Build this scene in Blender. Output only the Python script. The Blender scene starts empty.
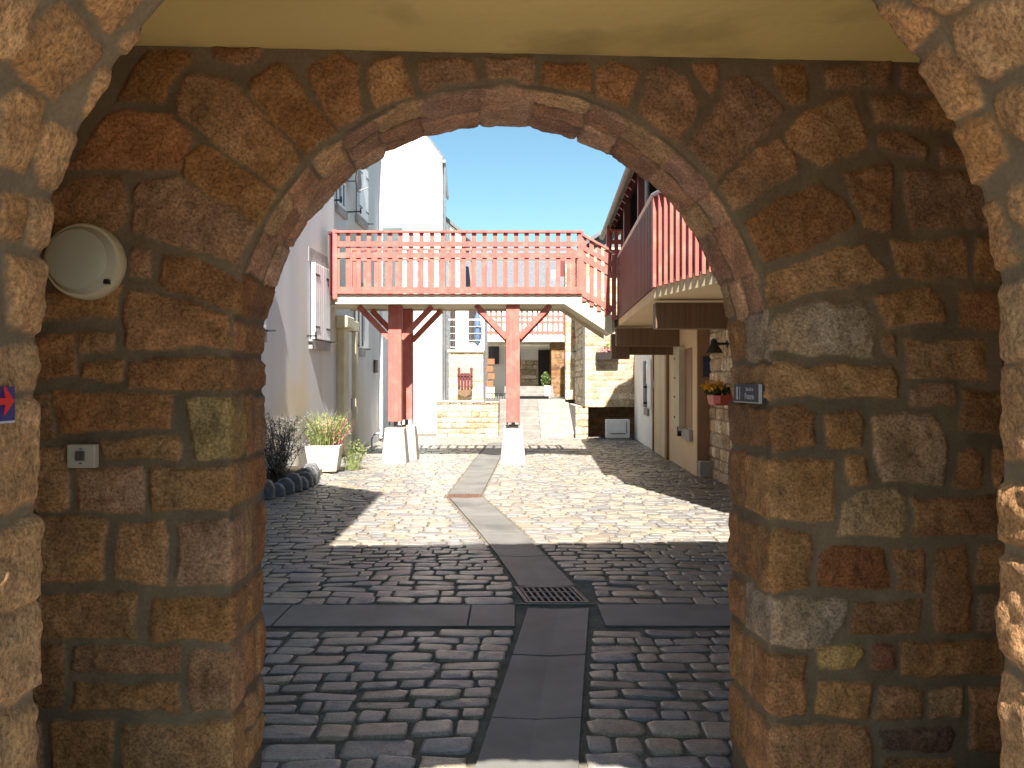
import bpy, bmesh, math, random
import numpy as np
from mathutils import Vector, Matrix
random.seed(7)
R = math.radians
# ------------------------------------------------------------------ camera, sky, sun, exposure
S = bpy.context.scene
C = S.collection
cam_d = bpy.data.cameras.new('camera'); cam = bpy.data.objects.new('camera', cam_d); C.objects.link(cam)
EYE = 1.6; F = 820.0; CX, CY = 512.0, 384.0
cam.location = (0, 0, EYE); cam.rotation_euler = (R(90), 0, 0)
cam_d.sensor_width = 36; cam_d.lens = F / 1024 * 36; cam_d.clip_start = .05; cam_d.clip_end = 3000
S.camera = cam
SUN_E, SUN_A = 50.0, -1.2          # elevation; heading of the shadows, degrees right of +Y
w = bpy.data.worlds.new('World'); S.world = w; w.use_nodes = True
nt = w.node_tree; bg = nt.nodes['Background']
sky = nt.nodes.new('ShaderNodeTexSky'); sky.sky_type = 'NISHITA'; sky.sun_disc = False
sky.sun_elevation = R(SUN_E); sky.sun_rotation = R(180 + SUN_A); sky.altitude = 0
sky.air_density = 1.0; sky.dust_density = .6; sky.ozone_density = .15
tn = nt.nodes.new('ShaderNodeMixRGB'); tn.blend_type = 'MULTIPLY'; tn.inputs[0].default_value = 1; tn.inputs[2].default_value = (.80, 1.05, 1.0, 1)
nt.links.new(sky.outputs[0], tn.inputs[1]); nt.links.new(tn.outputs[0], bg.inputs[0]); bg.inputs[1].default_value = .055
sd = bpy.data.lights.new('sun', 'SUN'); sd.energy = 5.0; sd.angle = R(.53); sd.color = (1, .935, .83)
sun = bpy.data.objects.new('sun', sd); C.objects.link(sun)
dv = Vector((math.sin(R(SUN_A)) * math.cos(R(SUN_E)), math.cos(R(SUN_A)) * math.cos(R(SUN_E)), -math.sin(R(SUN_E))))
sun.rotation_euler = dv.to_track_quat('-Z', 'Y').to_euler(); sun.location = (0, -5, 20)
S.view_settings.view_transform = 'Standard'; S.view_settings.look = 'None'
S.view_settings.exposure = 1.75; S.view_settings.gamma = 1; S.view_settings.use_curve_mapping = False
S.render.engine = 'CYCLES'
S.cycles.max_bounces = 10; S.cycles.diffuse_bounces = 7; S.cycles.glossy_bounces = 4
S.cycles.sample_clamp_indirect = 8
S.render.resolution_x = 1024; S.render.resolution_y = 768

# ------------------------------------------------------------------ materials
def new_mat(name):
    m = bpy.data.materials.new(name); m.use_nodes = True
    n = m.node_tree.nodes; l = m.node_tree.links; b = n['Principled BSDF']
    return m, n, l, b
def N(n, t, **k):
    x = n.new(t)
    for a, v in k.items(): setattr(x, a, v)
    return x
def surf(name, c1, c2=None, scale=6, rough=.8, bump=.15, bscale=60, streak=0, metal=0, spec=.5, c3=None, s3=1.3, trans=0):
    m, n, l, b = new_mat(name)
    b.inputs['Roughness'].default_value = rough; b.inputs['Metallic'].default_value = metal
    b.inputs['Specular IOR Level'].default_value = spec
    c2 = c2 or tuple(x * .8 for x in c1)
    tc = N(n, 'ShaderNodeTexCoord')
    no = N(n, 'ShaderNodeTexNoise'); no.inputs['Scale'].default_value = scale; no.inputs['Detail'].default_value = 6
    src = tc.outputs['Object']
    if streak:
        mp = N(n, 'ShaderNodeMapping'); mp.inputs['Scale'].default_value = (streak, streak, .12)
        l.new(src, mp.inputs[0]); l.new(mp.outputs[0], no.inputs['Vector'])
    else: l.new(src, no.inputs['Vector'])
    rp = N(n, 'ShaderNodeValToRGB'); rp.color_ramp.elements[0].position = .35; rp.color_ramp.elements[1].position = .65
    rp.color_ramp.elements[0].color = (*c1, 1); rp.color_ramp.elements[1].color = (*c2, 1)
    l.new(no.outputs[0], rp.inputs[0]); out = rp.outputs[0]
    if c3:
        n3 = N(n, 'ShaderNodeTexNoise'); n3.inputs['Scale'].default_value = s3; n3.inputs['Detail'].default_value = 7
        l.new(src, n3.inputs['Vector'])
        r3 = N(n, 'ShaderNodeValToRGB'); r3.color_ramp.elements[0].position = .5; r3.color_ramp.elements[1].position = .72
        l.new(n3.outputs[0], r3.inputs[0])
        mx = N(n, 'ShaderNodeMixRGB'); l.new(r3.outputs[0], mx.inputs[0]); l.new(out, mx.inputs[1]); mx.inputs[2].default_value = (*c3, 1)
        out = mx.outputs[0]
    l.new(out, b.inputs['Base Color'])
    if bump:
        nb = N(n, 'ShaderNodeTexNoise'); nb.inputs['Scale'].default_value = bscale; nb.inputs['Detail'].default_value = 5
        l.new(src, nb.inputs['Vector'])
        bp = N(n, 'ShaderNodeBump'); bp.inputs['Strength'].default_value = bump; bp.inputs['Distance'].default_value = .02
        l.new(nb.outputs[0], bp.inputs['Height']); l.new(bp.outputs[0], b.inputs['Normal'])
    return m
def vc_mat(name, gs=95, rough=.8, bump=.5, lo=.45, hi=1.62, dist=.009, spec=.3):
    """vertex colour (the stone's own colour) times a granite grain"""
    m, n, l, b = new_mat(name)
    b.inputs['Roughness'].default_value = rough; b.inputs['Specular IOR Level'].default_value = spec
    at = N(n, 'ShaderNodeVertexColor', layer_name='Col'); tc = N(n, 'ShaderNodeTexCoord')
    g1 = N(n, 'ShaderNodeTexNoise'); g1.inputs['Scale'].default_value = gs; g1.inputs['Detail'].default_value = 3; g1.inputs['Roughness'].default_value = .7
    g2 = N(n, 'ShaderNodeTexNoise'); g2.inputs['Scale'].default_value = gs * .16; g2.inputs['Detail'].default_value = 5
    l.new(tc.outputs['Object'], g1.inputs['Vector']); l.new(tc.outputs['Object'], g2.inputs['Vector'])
    m1 = N(n, 'ShaderNodeMapRange'); m1.inputs[1].default_value = .3; m1.inputs[2].default_value = .7; m1.inputs[3].default_value = lo; m1.inputs[4].default_value = hi
    m2 = N(n, 'ShaderNodeMapRange'); m2.inputs[1].default_value = .3; m2.inputs[2].default_value = .7; m2.inputs[3].default_value = .8; m2.inputs[4].default_value = 1.2
    l.new(g1.outputs[0], m1.inputs[0]); l.new(g2.outputs[0], m2.inputs[0])
    mm = N(n, 'ShaderNodeMath', operation='MULTIPLY'); l.new(m1.outputs[0], mm.inputs[0]); l.new(m2.outputs[0], mm.inputs[1])
    am = N(n, 'ShaderNodeMapRange'); am.inputs[3].default_value = .3; am.inputs[4].default_value = 1; l.new(at.outputs['Alpha'], am.inputs[0])
    mi = N(n, 'ShaderNodeMix'); mi.data_type = 'FLOAT'; mi.inputs[2].default_value = 1.0; l.new(am.outputs[0], mi.inputs[0]); l.new(mm.outputs[0], mi.inputs[3])
    vm = N(n, 'ShaderNodeVectorMath', operation='SCALE'); l.new(at.outputs[0], vm.inputs[0]); l.new(mi.outputs[0], vm.inputs['Scale'])
    l.new(vm.outputs[0], b.inputs['Base Color'])
    ad = N(n, 'ShaderNodeMath', operation='ADD'); l.new(g1.outputs[0], ad.inputs[0]); l.new(g2.outputs[0], ad.inputs[1])
    bp = N(n, 'ShaderNodeBump'); bm_ = N(n, 'ShaderNodeMath', operation='MULTIPLY'); bm_.inputs[1].default_value = bump; l.new(am.outputs[0], bm_.inputs[0]); l.new(bm_.outputs[0], bp.inputs['Strength']); bp.inputs['Distance'].default_value = dist
    l.new(ad.outputs[0], bp.inputs['Height']); l.new(bp.outputs[0], b.inputs['Normal'])
    return m
M = {}
M['masonry'] = vc_mat('granite_masonry')
M['masonry_far'] = vc_mat('granite_masonry_far', gs=30, dist=.015)
M['sett'] = vc_mat('cobble_stone', gs=90, rough=.36, bump=.45, lo=.65, hi=1.35, dist=.006, spec=.45)
M['joint'] = surf('joint_sand', (.17, .148, .112), (.10, .086, .065), 9, .95, .5, 90)
M['earth'] = surf('ground_earth', (.27, .24, .195), (.22, .19, .155), 2, .95, .3, 30)
M['channel'] = surf('smooth_slab', (.165, .16, .15), (.125, .122, .115), 3, .55, .2, 120, c3=(.085, .083, .078), s3=1.7)
M['ochre'] = surf('ochre_plaster', (.74, .56, .23), (.69, .51, .20), 1.6, .9, .12, 25, c3=(.34, .26, .11), s3=1.7)
M['render_grey'] = surf('lime_render', (.60, .61, .63), (.53, .535, .55), 1.6, .9, .1, 50, streak=1.3, c3=(.6, .52, .38), s3=.55)
M['render_white'] = surf('white_render', (.85, .84, .81), (.80, .79, .76), 1.2, .9, .08, 50)
M['cream'] = surf('cream_plaster', (.70, .54, .34), (.64, .49, .30), 1.5, .85, .06, 40)
M['cream_pale'] = surf('pale_concrete', (.66, .60, .44), (.55, .50, .36), 3, .85, .15, 40)
M['white_paint'] = surf('white_paint', (.82, .83, .86), (.74, .75, .78), 5, .5, .03, 60)
M['lilac_stone'] = surf('window_stone', (.36, .34, .34), (.27, .255, .25), 7, .85, .2, 60)
M['red'] = surf('red_paint', (.45, .125, .10), (.35, .09, .075), 4, .6, .12, 80, streak=8, c3=(.47, .165, .13), s3=5)
M['red_dark'] = surf('dark_and_shaded_red', (.13, .028, .025), (.09, .02, .018), 4, .6, .08, 80, streak=8)  # dark red parts; also the balcony side railing, its shade mixed into the red
M['brown'] = surf('brown_wood', (.20, .12, .065), (.13, .075, .04), 3, .7, .15, 60, streak=6)
M['brown_paint'] = surf('brown_paint', (.30, .17, .09), (.25, .14, .075), 3, .7, .06, 60)
M['dark'] = surf('dark_wood', (.035, .022, .018), (.02, .014, .012), 3, .7, .1, 60, streak=6)
M['slate'] = surf('slate_roof', (.10, .105, .12), (.16, .165, .18), 14, .6, .3, 20)
M['concrete'] = surf('weathered_concrete', (.40, .375, .34), (.30, .28, .25), 7, .9, .25, 50)
M['step_stone'] = surf('step_stone', (.25, .235, .215), (.19, .18, .165), 4, .85, .25, 50)
M['planter'] = surf('stained_white_planter', (.74, .71, .64), (.62, .58, .5), 6, .85, .2, 60, c3=(.36, .30, .22), s3=7)
M['soil'] = surf('soil', (.05, .035, .022), None, 20, 1, .5, 40)
M['metal'] = surf('galvanised_metal', (.42, .43, .44), (.33, .34, .35), 12, .4, .04, 60, metal=.8)
M['iron'] = surf('cast_iron', (.15, .14, .135), (.10, .095, .09), 20, .5, .2, 60, metal=.3)
M['rust'] = surf('rusty_iron', (.16, .075, .05), (.10, .05, .035), 20, .8, .2, 60)
M['black'] = surf('black_metal', (.012, .012, .013), (.02, .02, .02), 20, .45, .03, 60)
M['void'] = surf('dark_gap', (.01, .01, .01), (.012, .012, .012), 2, 1, 0)
M['glass'] = surf('window_glass', (.03, .04, .05), (.04, .05, .06), 1, .08, 0, metal=0, spec=.8)
M['plastic'] = surf('grey_plastic', (.50, .46, .40), (.46, .42, .36), 4, .45, .03, 60)
M['plastic_rim'] = surf('cream_plastic', (.62, .54, .40), (.57, .49, .36), 4, .45, .03, 60)
M['opal'] = surf('frosted_opal_cover', (.50, .46, .39), (.43, .40, .34), 3, .3, .06, 200)
M['sign_blue'] = surf('blue_enamel', (.02, .02, .16), (.02, .025, .13), 9, .4, 0)
M['sign_red'] = surf('red_enamel', (.6, .02, .02), (.5, .015, .015), 9, .4, 0)
M['plate_blue'] = surf('slate_blue_enamel', (.035, .045, .085), (.028, .036, .07), 9, .6, 0)
M['plate_white'] = surf('white_enamel', (.42, .44, .48), None, 9, .4, 0)
M['terracotta'] = surf('terracotta', (.45, .13, .055), (.36, .10, .045), 9, .8, .1, 60)
M['red_plastic'] = surf('red_trough_plastic', (.42, .06, .03), (.35, .05, .03), 9, .5, .02, 60)
M['blue_cloth'] = surf('blue_cloth', (.10, .17, .30), (.07, .12, .24), 9, .8, .1, 40)
M['leaf'] = surf('leaf_green', (.12, .17, .04), (.06, .10, .025), 9, .6, 0)
M['leaf_pale'] = surf('leaf_pale_green', (.25, .29, .09), (.15, .20, .06), 9, .6, 0)
M['leaf_dark'] = surf('leaf_dark_green', (.04, .07, .02), (.025, .05, .015), 9, .6, 0)
M['leaf_grey'] = surf('grey_leaf', (.22, .22, .20), (.14, .14, .125), 9, .7, 0)
M['twig'] = surf('twig', (.07, .055, .04), (.05, .04, .03), 9, .9, 0)
M['yellow'] = surf('yellow_petal', (.75, .42, .02), (.65, .32, .015), 9, .6, 0)
M['pink'] = surf('pink_petal', (.75, .2, .25), (.7, .3, .3), 9, .6, 0)

# ------------------------------------------------------------------ object helpers
def tag(o, label=None, cat=None, group=None, kind=None):
    if label: o['label'] = label
    if cat: o['category'] = cat
    if group: o['group'] = group
    if kind: o['kind'] = kind
    return o
def thing(name, label, cat, loc=(0, 0, 0), group=None):
    o = bpy.data.objects.new(name, None); C.objects.link(o); o.location = loc; o.empty_display_size = .2
    return tag(o, label, cat, group)
def wloc(o):
    v = Vector((0, 0, 0))
    while o is not None: v += o.location; o = o.parent
    return v
class MB:
    def __init__(s): s.v = []; s.f = []
    def add(s, vs, fs):
        k = len(s.v); s.v += [tuple(p) for p in vs]; s.f += [tuple(i + k for i in f) for f in fs]; return s
    def hexa(s, p):   # 8 points: bottom 4 (ccw), top 4
        return s.add(p, [(3, 2, 1, 0), (4, 5, 6, 7), (0, 1, 5, 4), (1, 2, 6, 5), (2, 3, 7, 6), (3, 0, 4, 7)])
    def box(s, x0, x1, y0, y1, z0, z1):
        return s.hexa([(x0, y0, z0), (x1, y0, z0), (x1, y1, z0), (x0, y1, z0), (x0, y0, z1), (x1, y0, z1), (x1, y1, z1), (x0, y1, z1)])
    def taper(s, cx, cy, z0, z1, a0, b0, a1, b1):
        return s.hexa([(cx - a0, cy - b0, z0), (cx + a0, cy - b0, z0), (cx + a0, cy + b0, z0), (cx - a0, cy + b0, z0),
                       (cx - a1, cy - b1, z1), (cx + a1, cy - b1, z1), (cx + a1, cy + b1, z1), (cx - a1, cy + b1, z1)])
    def prism(s, poly, a, b, axis='y'):    # polygon extruded along axis between a and b
        n = len(poly)
        g = {'y': lambda p, t: (p[0], t, p[1]), 'z': lambda p, t: (p[0], p[1], t), 'x': lambda p, t: (t, p[0], p[1])}[axis]
        vs = [g(p, a) for p in poly] + [g(p, b) for p in poly]
        fs = [tuple(range(n))[::-1], tuple(range(n, 2 * n))] + [(i, (i + 1) % n, n + (i + 1) % n, n + i) for i in range(n)]
        return s.add(vs, fs)
    def bar(s, p0, p1, w_, h_=None, up=(0, 0, 1)):
        h_ = h_ or w_; p0 = Vector(p0); p1 = Vector(p1); d = (p1 - p0).normalized(); u = Vector(up)
        if abs(d.dot(u)) > .98: u = Vector((0, 1, 0))
        sx = d.cross(u).normalized() * w_ / 2; sz = sx.cross(d).normalized() * h_ / 2
        q = [-sx - sz, sx - sz, sx + sz, -sx + sz]
        return s.add([p0 + k for k in q] + [p1 + k for k in q], [(3, 2, 1, 0), (4, 5, 6, 7), (0, 1, 5, 4), (1, 2, 6, 5), (2, 3, 7, 6), (3, 0, 4, 7)])
    def tube(s, pts, r, n=8, r1=None):
        pts = [Vector(p) for p in pts]; k = len(pts); vs = []; fs = []
        for i, p in enumerate(pts):
            d = (pts[min(i + 1, k - 1)] - pts[max(i - 1, 0)]).normalized()
            u = Vector((0, 0, 1)) if abs(d.z) < .9 else Vector((1, 0, 0))
            a = d.cross(u).normalized(); b = d.cross(a)
            rr = r if r1 is None else r + (r1 - r) * i / (k - 1)
            vs += [p + (a * math.cos(t * 2 * math.pi / n) + b * math.sin(t * 2 * math.pi / n)) * rr for t in range(n)]
        for i in range(k - 1):
            for t in range(n):
                fs.append((i * n + t, i * n + (t + 1) % n, (i + 1) * n + (t + 1) % n, (i + 1) * n + t))
        fs += [tuple(range(n))[::-1], tuple(range((k - 1) * n, k * n))]
        return s.add(vs, fs)
    def lathe(s, prof, c, n=24, ax='z'):   # profile (r, t)
        vs = []; fs = []
        for r_, t in prof:
            for k in range(n):
                a = 2 * math.pi * k / n
                vs.append({'z': (c[0] + r_ * math.cos(a), c[1] + r_ * math.sin(a), c[2] + t),
                           'y': (c[0] + r_ * math.cos(a), c[1] + t, c[2] + r_ * math.sin(a)),
                           'x': (c[0] + t, c[1] + r_ * math.cos(a), c[2] + r_ * math.sin(a))}[ax])
        for i in range(len(prof) - 1):
            for k in range(n):
                fs.append((i * n + k, i * n + (k + 1) % n, (i + 1) * n + (k + 1) % n, (i + 1) * n + k))
        fs += [tuple(range(n))[::-1], tuple(range((len(prof) - 1) * n, len(prof) * n))]
        return s.add(vs, fs)
    def build(s, name, mat, parent=None, bevel=0, smooth=False, loc=None):
        me = bpy.data.meshes.new(name)
        o = bpy.data.objects.new(name, me); C.objects.link(o)
        off = wloc(parent)
        if parent is not None: o.parent = parent
        elif loc is not None: o.location = loc; off = Vector(loc)
        me.from_pydata([(p[0] - off.x, p[1] - off.y, p[2] - off.z) for p in s.v], [], s.f)
        bm = bmesh.new(); bm.from_mesh(me); bmesh.ops.recalc_face_normals(bm, faces=bm.faces); bm.to_mesh(me); bm.free()
        me.materials.append(M[mat] if isinstance(mat, str) else mat)
        if smooth:
            me.polygons.foreach_set('use_smooth', [True] * len(me.polygons))
            me.set_sharp_from_angle(angle=R(40))
        if bevel:
            b = o.modifiers.new('bevel', 'BEVEL'); b.width = bevel; b.segments = 2; b.limit_method = 'ANGLE'
        return o
def np_mesh(name, V, Fq, mat, parent=None, col=None, smooth=True):
    off = wloc(parent); V = V - np.array(off)
    me = bpy.data.meshes.new(name); nv = len(V); nf = len(Fq)
    me.vertices.add(nv); me.vertices.foreach_set('co', V.astype(np.float32).ravel())
    me.loops.add(nf * 4); me.loops.foreach_set('vertex_index', Fq.astype(np.int32).ravel())
    me.polygons.add(nf); me.polygons.foreach_set('loop_start', (np.arange(nf) * 4).astype(np.int32))
    me.polygons.foreach_set('loop_total', np.full(nf, 4, np.int32))
    me.update(calc_edges=True)
    me.polygons.foreach_set('use_smooth', np.full(nf, smooth))
    if col is not None:
        ca = me.color_attributes.new('Col', 'FLOAT_COLOR', 'POINT')
        ca.data.foreach_set('color', (col if col.shape[1] == 4 else np.concatenate([col, np.ones((nv, 1))], 1)).astype(np.float32).ravel())
    me.materials.append(M[mat]); me.validate()
    o = bpy.data.objects.new(name, me); C.objects.link(o); o.parent = parent
    return o
def grid_faces(nu, nv, flip=False):
    i = np.arange((nu - 1) * (nv - 1)); a = (i // (nv - 1)) * nv + i % (nv - 1)
    q = np.stack([a, a + 1, a + nv + 1, a + nv], 1)
    return q[:, ::-1] if flip else q
# ------------------------------------------------------------------ noise and masonry fields
def _h(ix, iy, iz, seed):
    n = (ix * 73856093) ^ (iy * 19349663) ^ (iz * 83492791) ^ (seed * 2654435)
    n = (n ^ (n >> 13)) * 1274126177; n = n & 0x7fffffff; n = (n ^ (n >> 11)) * 668265263 & 0x7fffffff
    return (n & 0xffff) / 65535.0
def vnoise(x, y, z=None, f=1.0, seed=0):
    x = x * f; y = y * f; z = np.zeros_like(x) if z is None else z * f
    ix = np.floor(x).astype(np.int64); iy = np.floor(y).astype(np.int64); iz = np.floor(z).astype(np.int64)
    fx = x - ix; fy = y - iy; fz = z - iz
    fx = fx * fx * (3 - 2 * fx); fy = fy * fy * (3 - 2 * fy); fz = fz * fz * (3 - 2 * fz); r = 0
    for dx in (0, 1):
        for dy in (0, 1):
            for dz in (0, 1):
                r = r + _h(ix + dx, iy + dy, iz + dz, seed) * (fx if dx else 1 - fx) * (fy if dy else 1 - fy) * (fz if dz else 1 - fz)
    return r * 2 - 1
def fbm(x, y, z=None, f=1.0, o=3, seed=0):
    r = 0; a = 1
    for k in range(o): r = r + a * vnoise(x, y, z, f * 2 ** k, seed + k); a *= .5
    return r
def field(A, B, polys, pad=.03):
    """signed distance inside the nearest stone and the id of that stone"""
    D = np.full(A.shape, -pad); I = np.full(A.shape, -1, int)
    for k, P in enumerate(polys):
        P = np.asarray(P, float)
        m = (A > P[:, 0].min() - pad) & (A < P[:, 0].max() + pad) & (B > P[:, 1].min() - pad) & (B < P[:, 1].max() + pad)
        if not m.any(): continue
        a = A[m]; b = B[m]; dmin = np.full(a.shape, 9.); ins = np.zeros(a.shape, bool)
        for i in range(len(P)):
            x0, y0 = P[i]; x1, y1 = P[(i + 1) % len(P)]; ex, ey = x1 - x0, y1 - y0; L = ex * ex + ey * ey + 1e-12
            t = np.clip(((a - x0) * ex + (b - y0) * ey) / L, 0, 1)
            dmin = np.minimum(dmin, np.hypot(a - x0 - t * ex, b - y0 - t * ey))
            c = ((y0 > b) != (y1 > b)) & (a < (x1 - x0) * (b - y0) / (y1 - y0 + 1e-12) + x0)
            ins ^= c
        sdd = np.where(ins, dmin, -dmin); d0 = D[m]; i0 = I[m]; up = sdd > d0
        d0[up] = sdd[up]; i0[up] = k; D[m] = d0; I[m] = i0
    return D, I
PAL = np.array((.89, .84, .95)) * np.array([(.33, .178, .066), (.30, .152, .060), (.35, .20, .080), (.32, .185, .088), (.27, .145, .060), (.33, .172, .072), (.31, .185, .098), (.36, .212, .095)])
def stone_cols(n, seed, pal=PAL, var=.12):
    rg = np.random.RandomState(seed)
    return pal[rg.randint(0, len(pal), n)] * (1 + rg.uniform(-var, var, (n, 1)))
MORT = np.array((.165, .122, .080))
def relief(D, I, A, B, cols, relief_h=.016, edge=.012, seed=0, mort=MORT, noise_f=1.0):
    ids = np.clip(I, 0, None); D = D + .004
    t = np.clip(D / edge, 0, 1); t = t * t * (3 - 2 * t)
    per = np.random.RandomState(seed).uniform(-.5, .5, len(cols) + 1)[ids]
    rough = fbm(A, B, None, 26 * noise_f, 3, seed) * .0050 + fbm(A + ids * 3.1, B, None, 7, 2, seed + 5) * .005
    h = t * (relief_h * (1 + .6 * per) + rough + np.minimum(np.clip(D, 0, None), .06) * .05) + (1 - t) * fbm(A, B, None, 14, 2, seed + 9) * .003
    mask = np.clip((D + .003) / .006, 0, 1)[..., None]
    mott = (1 + .22 * fbm(A + ids * 5.7, B, None, 9, 3, seed + 2))[..., None]
    tint = fbm(A, B + ids * 2.3, None, 5, 2, seed + 12)[..., None]
    sc = cols[ids] * mott * np.array((1, 1, 1)) * (1 + tint * np.array((.06, 0, -.09)))
    mc = mort * (1 + .2 * fbm(A, B, None, 5, 3, seed + 3))[..., None]
    return h, np.concatenate([np.clip(sc * mask + mc * (1 - mask), .01, .9), mask], -1)

# ------------------------------------------------------------------ gatehouse: the arches we look through
K = .775
TH = R(3.04); OX = .132
EXv = np.array((math.cos(TH), math.sin(TH))); EYv = np.array((-math.sin(TH), math.cos(TH)))
def GW(x, y, z):      # gatehouse frame -> world
    return np.stack([OX + x * EXv[0] + y * EYv[0], x * EXv[1] + y * EYv[1], z], -1)
RAD = 1.25 * K; SPR = EYE + .1335 * K; CEIL = EYE + 1.53 * K
Y1, Y2 = 1.25, 2.13 * K          # near arch wall
Y3, Y4 = 3.80 * K, 4.38 * K      # far arch wall
JB = -.06
LJ = SPR - JB; LA = math.pi * RAD; LT = 2 * LJ + LA
def prof(u):
    """point and outward normal of the arch outline at length u (left foot, over the top, right foot)"""
    a = (u - LJ) / RAD
    px = np.where(u < LJ, -RAD, np.where(u > LJ + LA, RAD, -RAD * np.cos(a)))
    pz = np.where(u < LJ, JB + u, np.where(u > LJ + LA, SPR - (u - LJ - LA), SPR + RAD * np.sin(a)))
    nx = np.where(u < LJ, -1., np.where(u > LJ + LA, 1., -np.cos(a)))
    nz = np.where((u < LJ) | (u > LJ + LA), 0., np.sin(a))
    return px, pz, nx, nz
def ray(px, py): return np.array(((px - CX) / F, 1.0, -(py - CY) / F))
def un_face(px, py, yl):       # photograph measurement -> wall plane at gatehouse y = yl
    d = ray(px, py); o = np.array((-OX, 0.0))
    dy = d[0] * EYv[0] + d[1] * EYv[1]; oy = o[0] * EYv[0] + o[1] * EYv[1]
    t = (yl - oy) / dy
    return (d[0] * EXv[0] + d[1] * EXv[1]) * t + o[0] * EXv[0] + o[1] * EXv[1], EYE + d[2] * t
def un_intr(px, py):           # -> (u, y) on the arch underside
    d = ray(px, py); o = np.array((-OX, 0.0))
    dx = d[0] * EXv[0] + d[1] * EXv[1]; dy = d[0] * EYv[0] + d[1] * EYv[1]
    ox = o[0] * EXv[0]; oy = o[0] * EYv[0]
    best = None
    for k in range(1, 4000):
        t = k * .001; x = ox + dx * t; z = EYE + d[2] * t
        r = abs(x) if z < SPR else math.hypot(x, z - SPR)
        if r >= RAD: best = (x, oy + dy * t, z); break
    x, y, z = best
    if z < SPR: u = z - JB if x < 0 else LT - (z - JB)
    else: u = LJ + RAD * math.atan2(z - SPR, -x)
    return u, y
ZA = (100, 40, .2539); ZB = (30, 150, .2539); ZC = (30, 330, .2539); ZD = (30, 500, .349); ZE = (560, 40, .2539)
ZF = (764, 40, .2539); ZG = (720, 200, .2539); ZH = (720, 380, .2539); ZI = (720, 573, .2539); ZJ = (340, 40, .2539)
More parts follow.
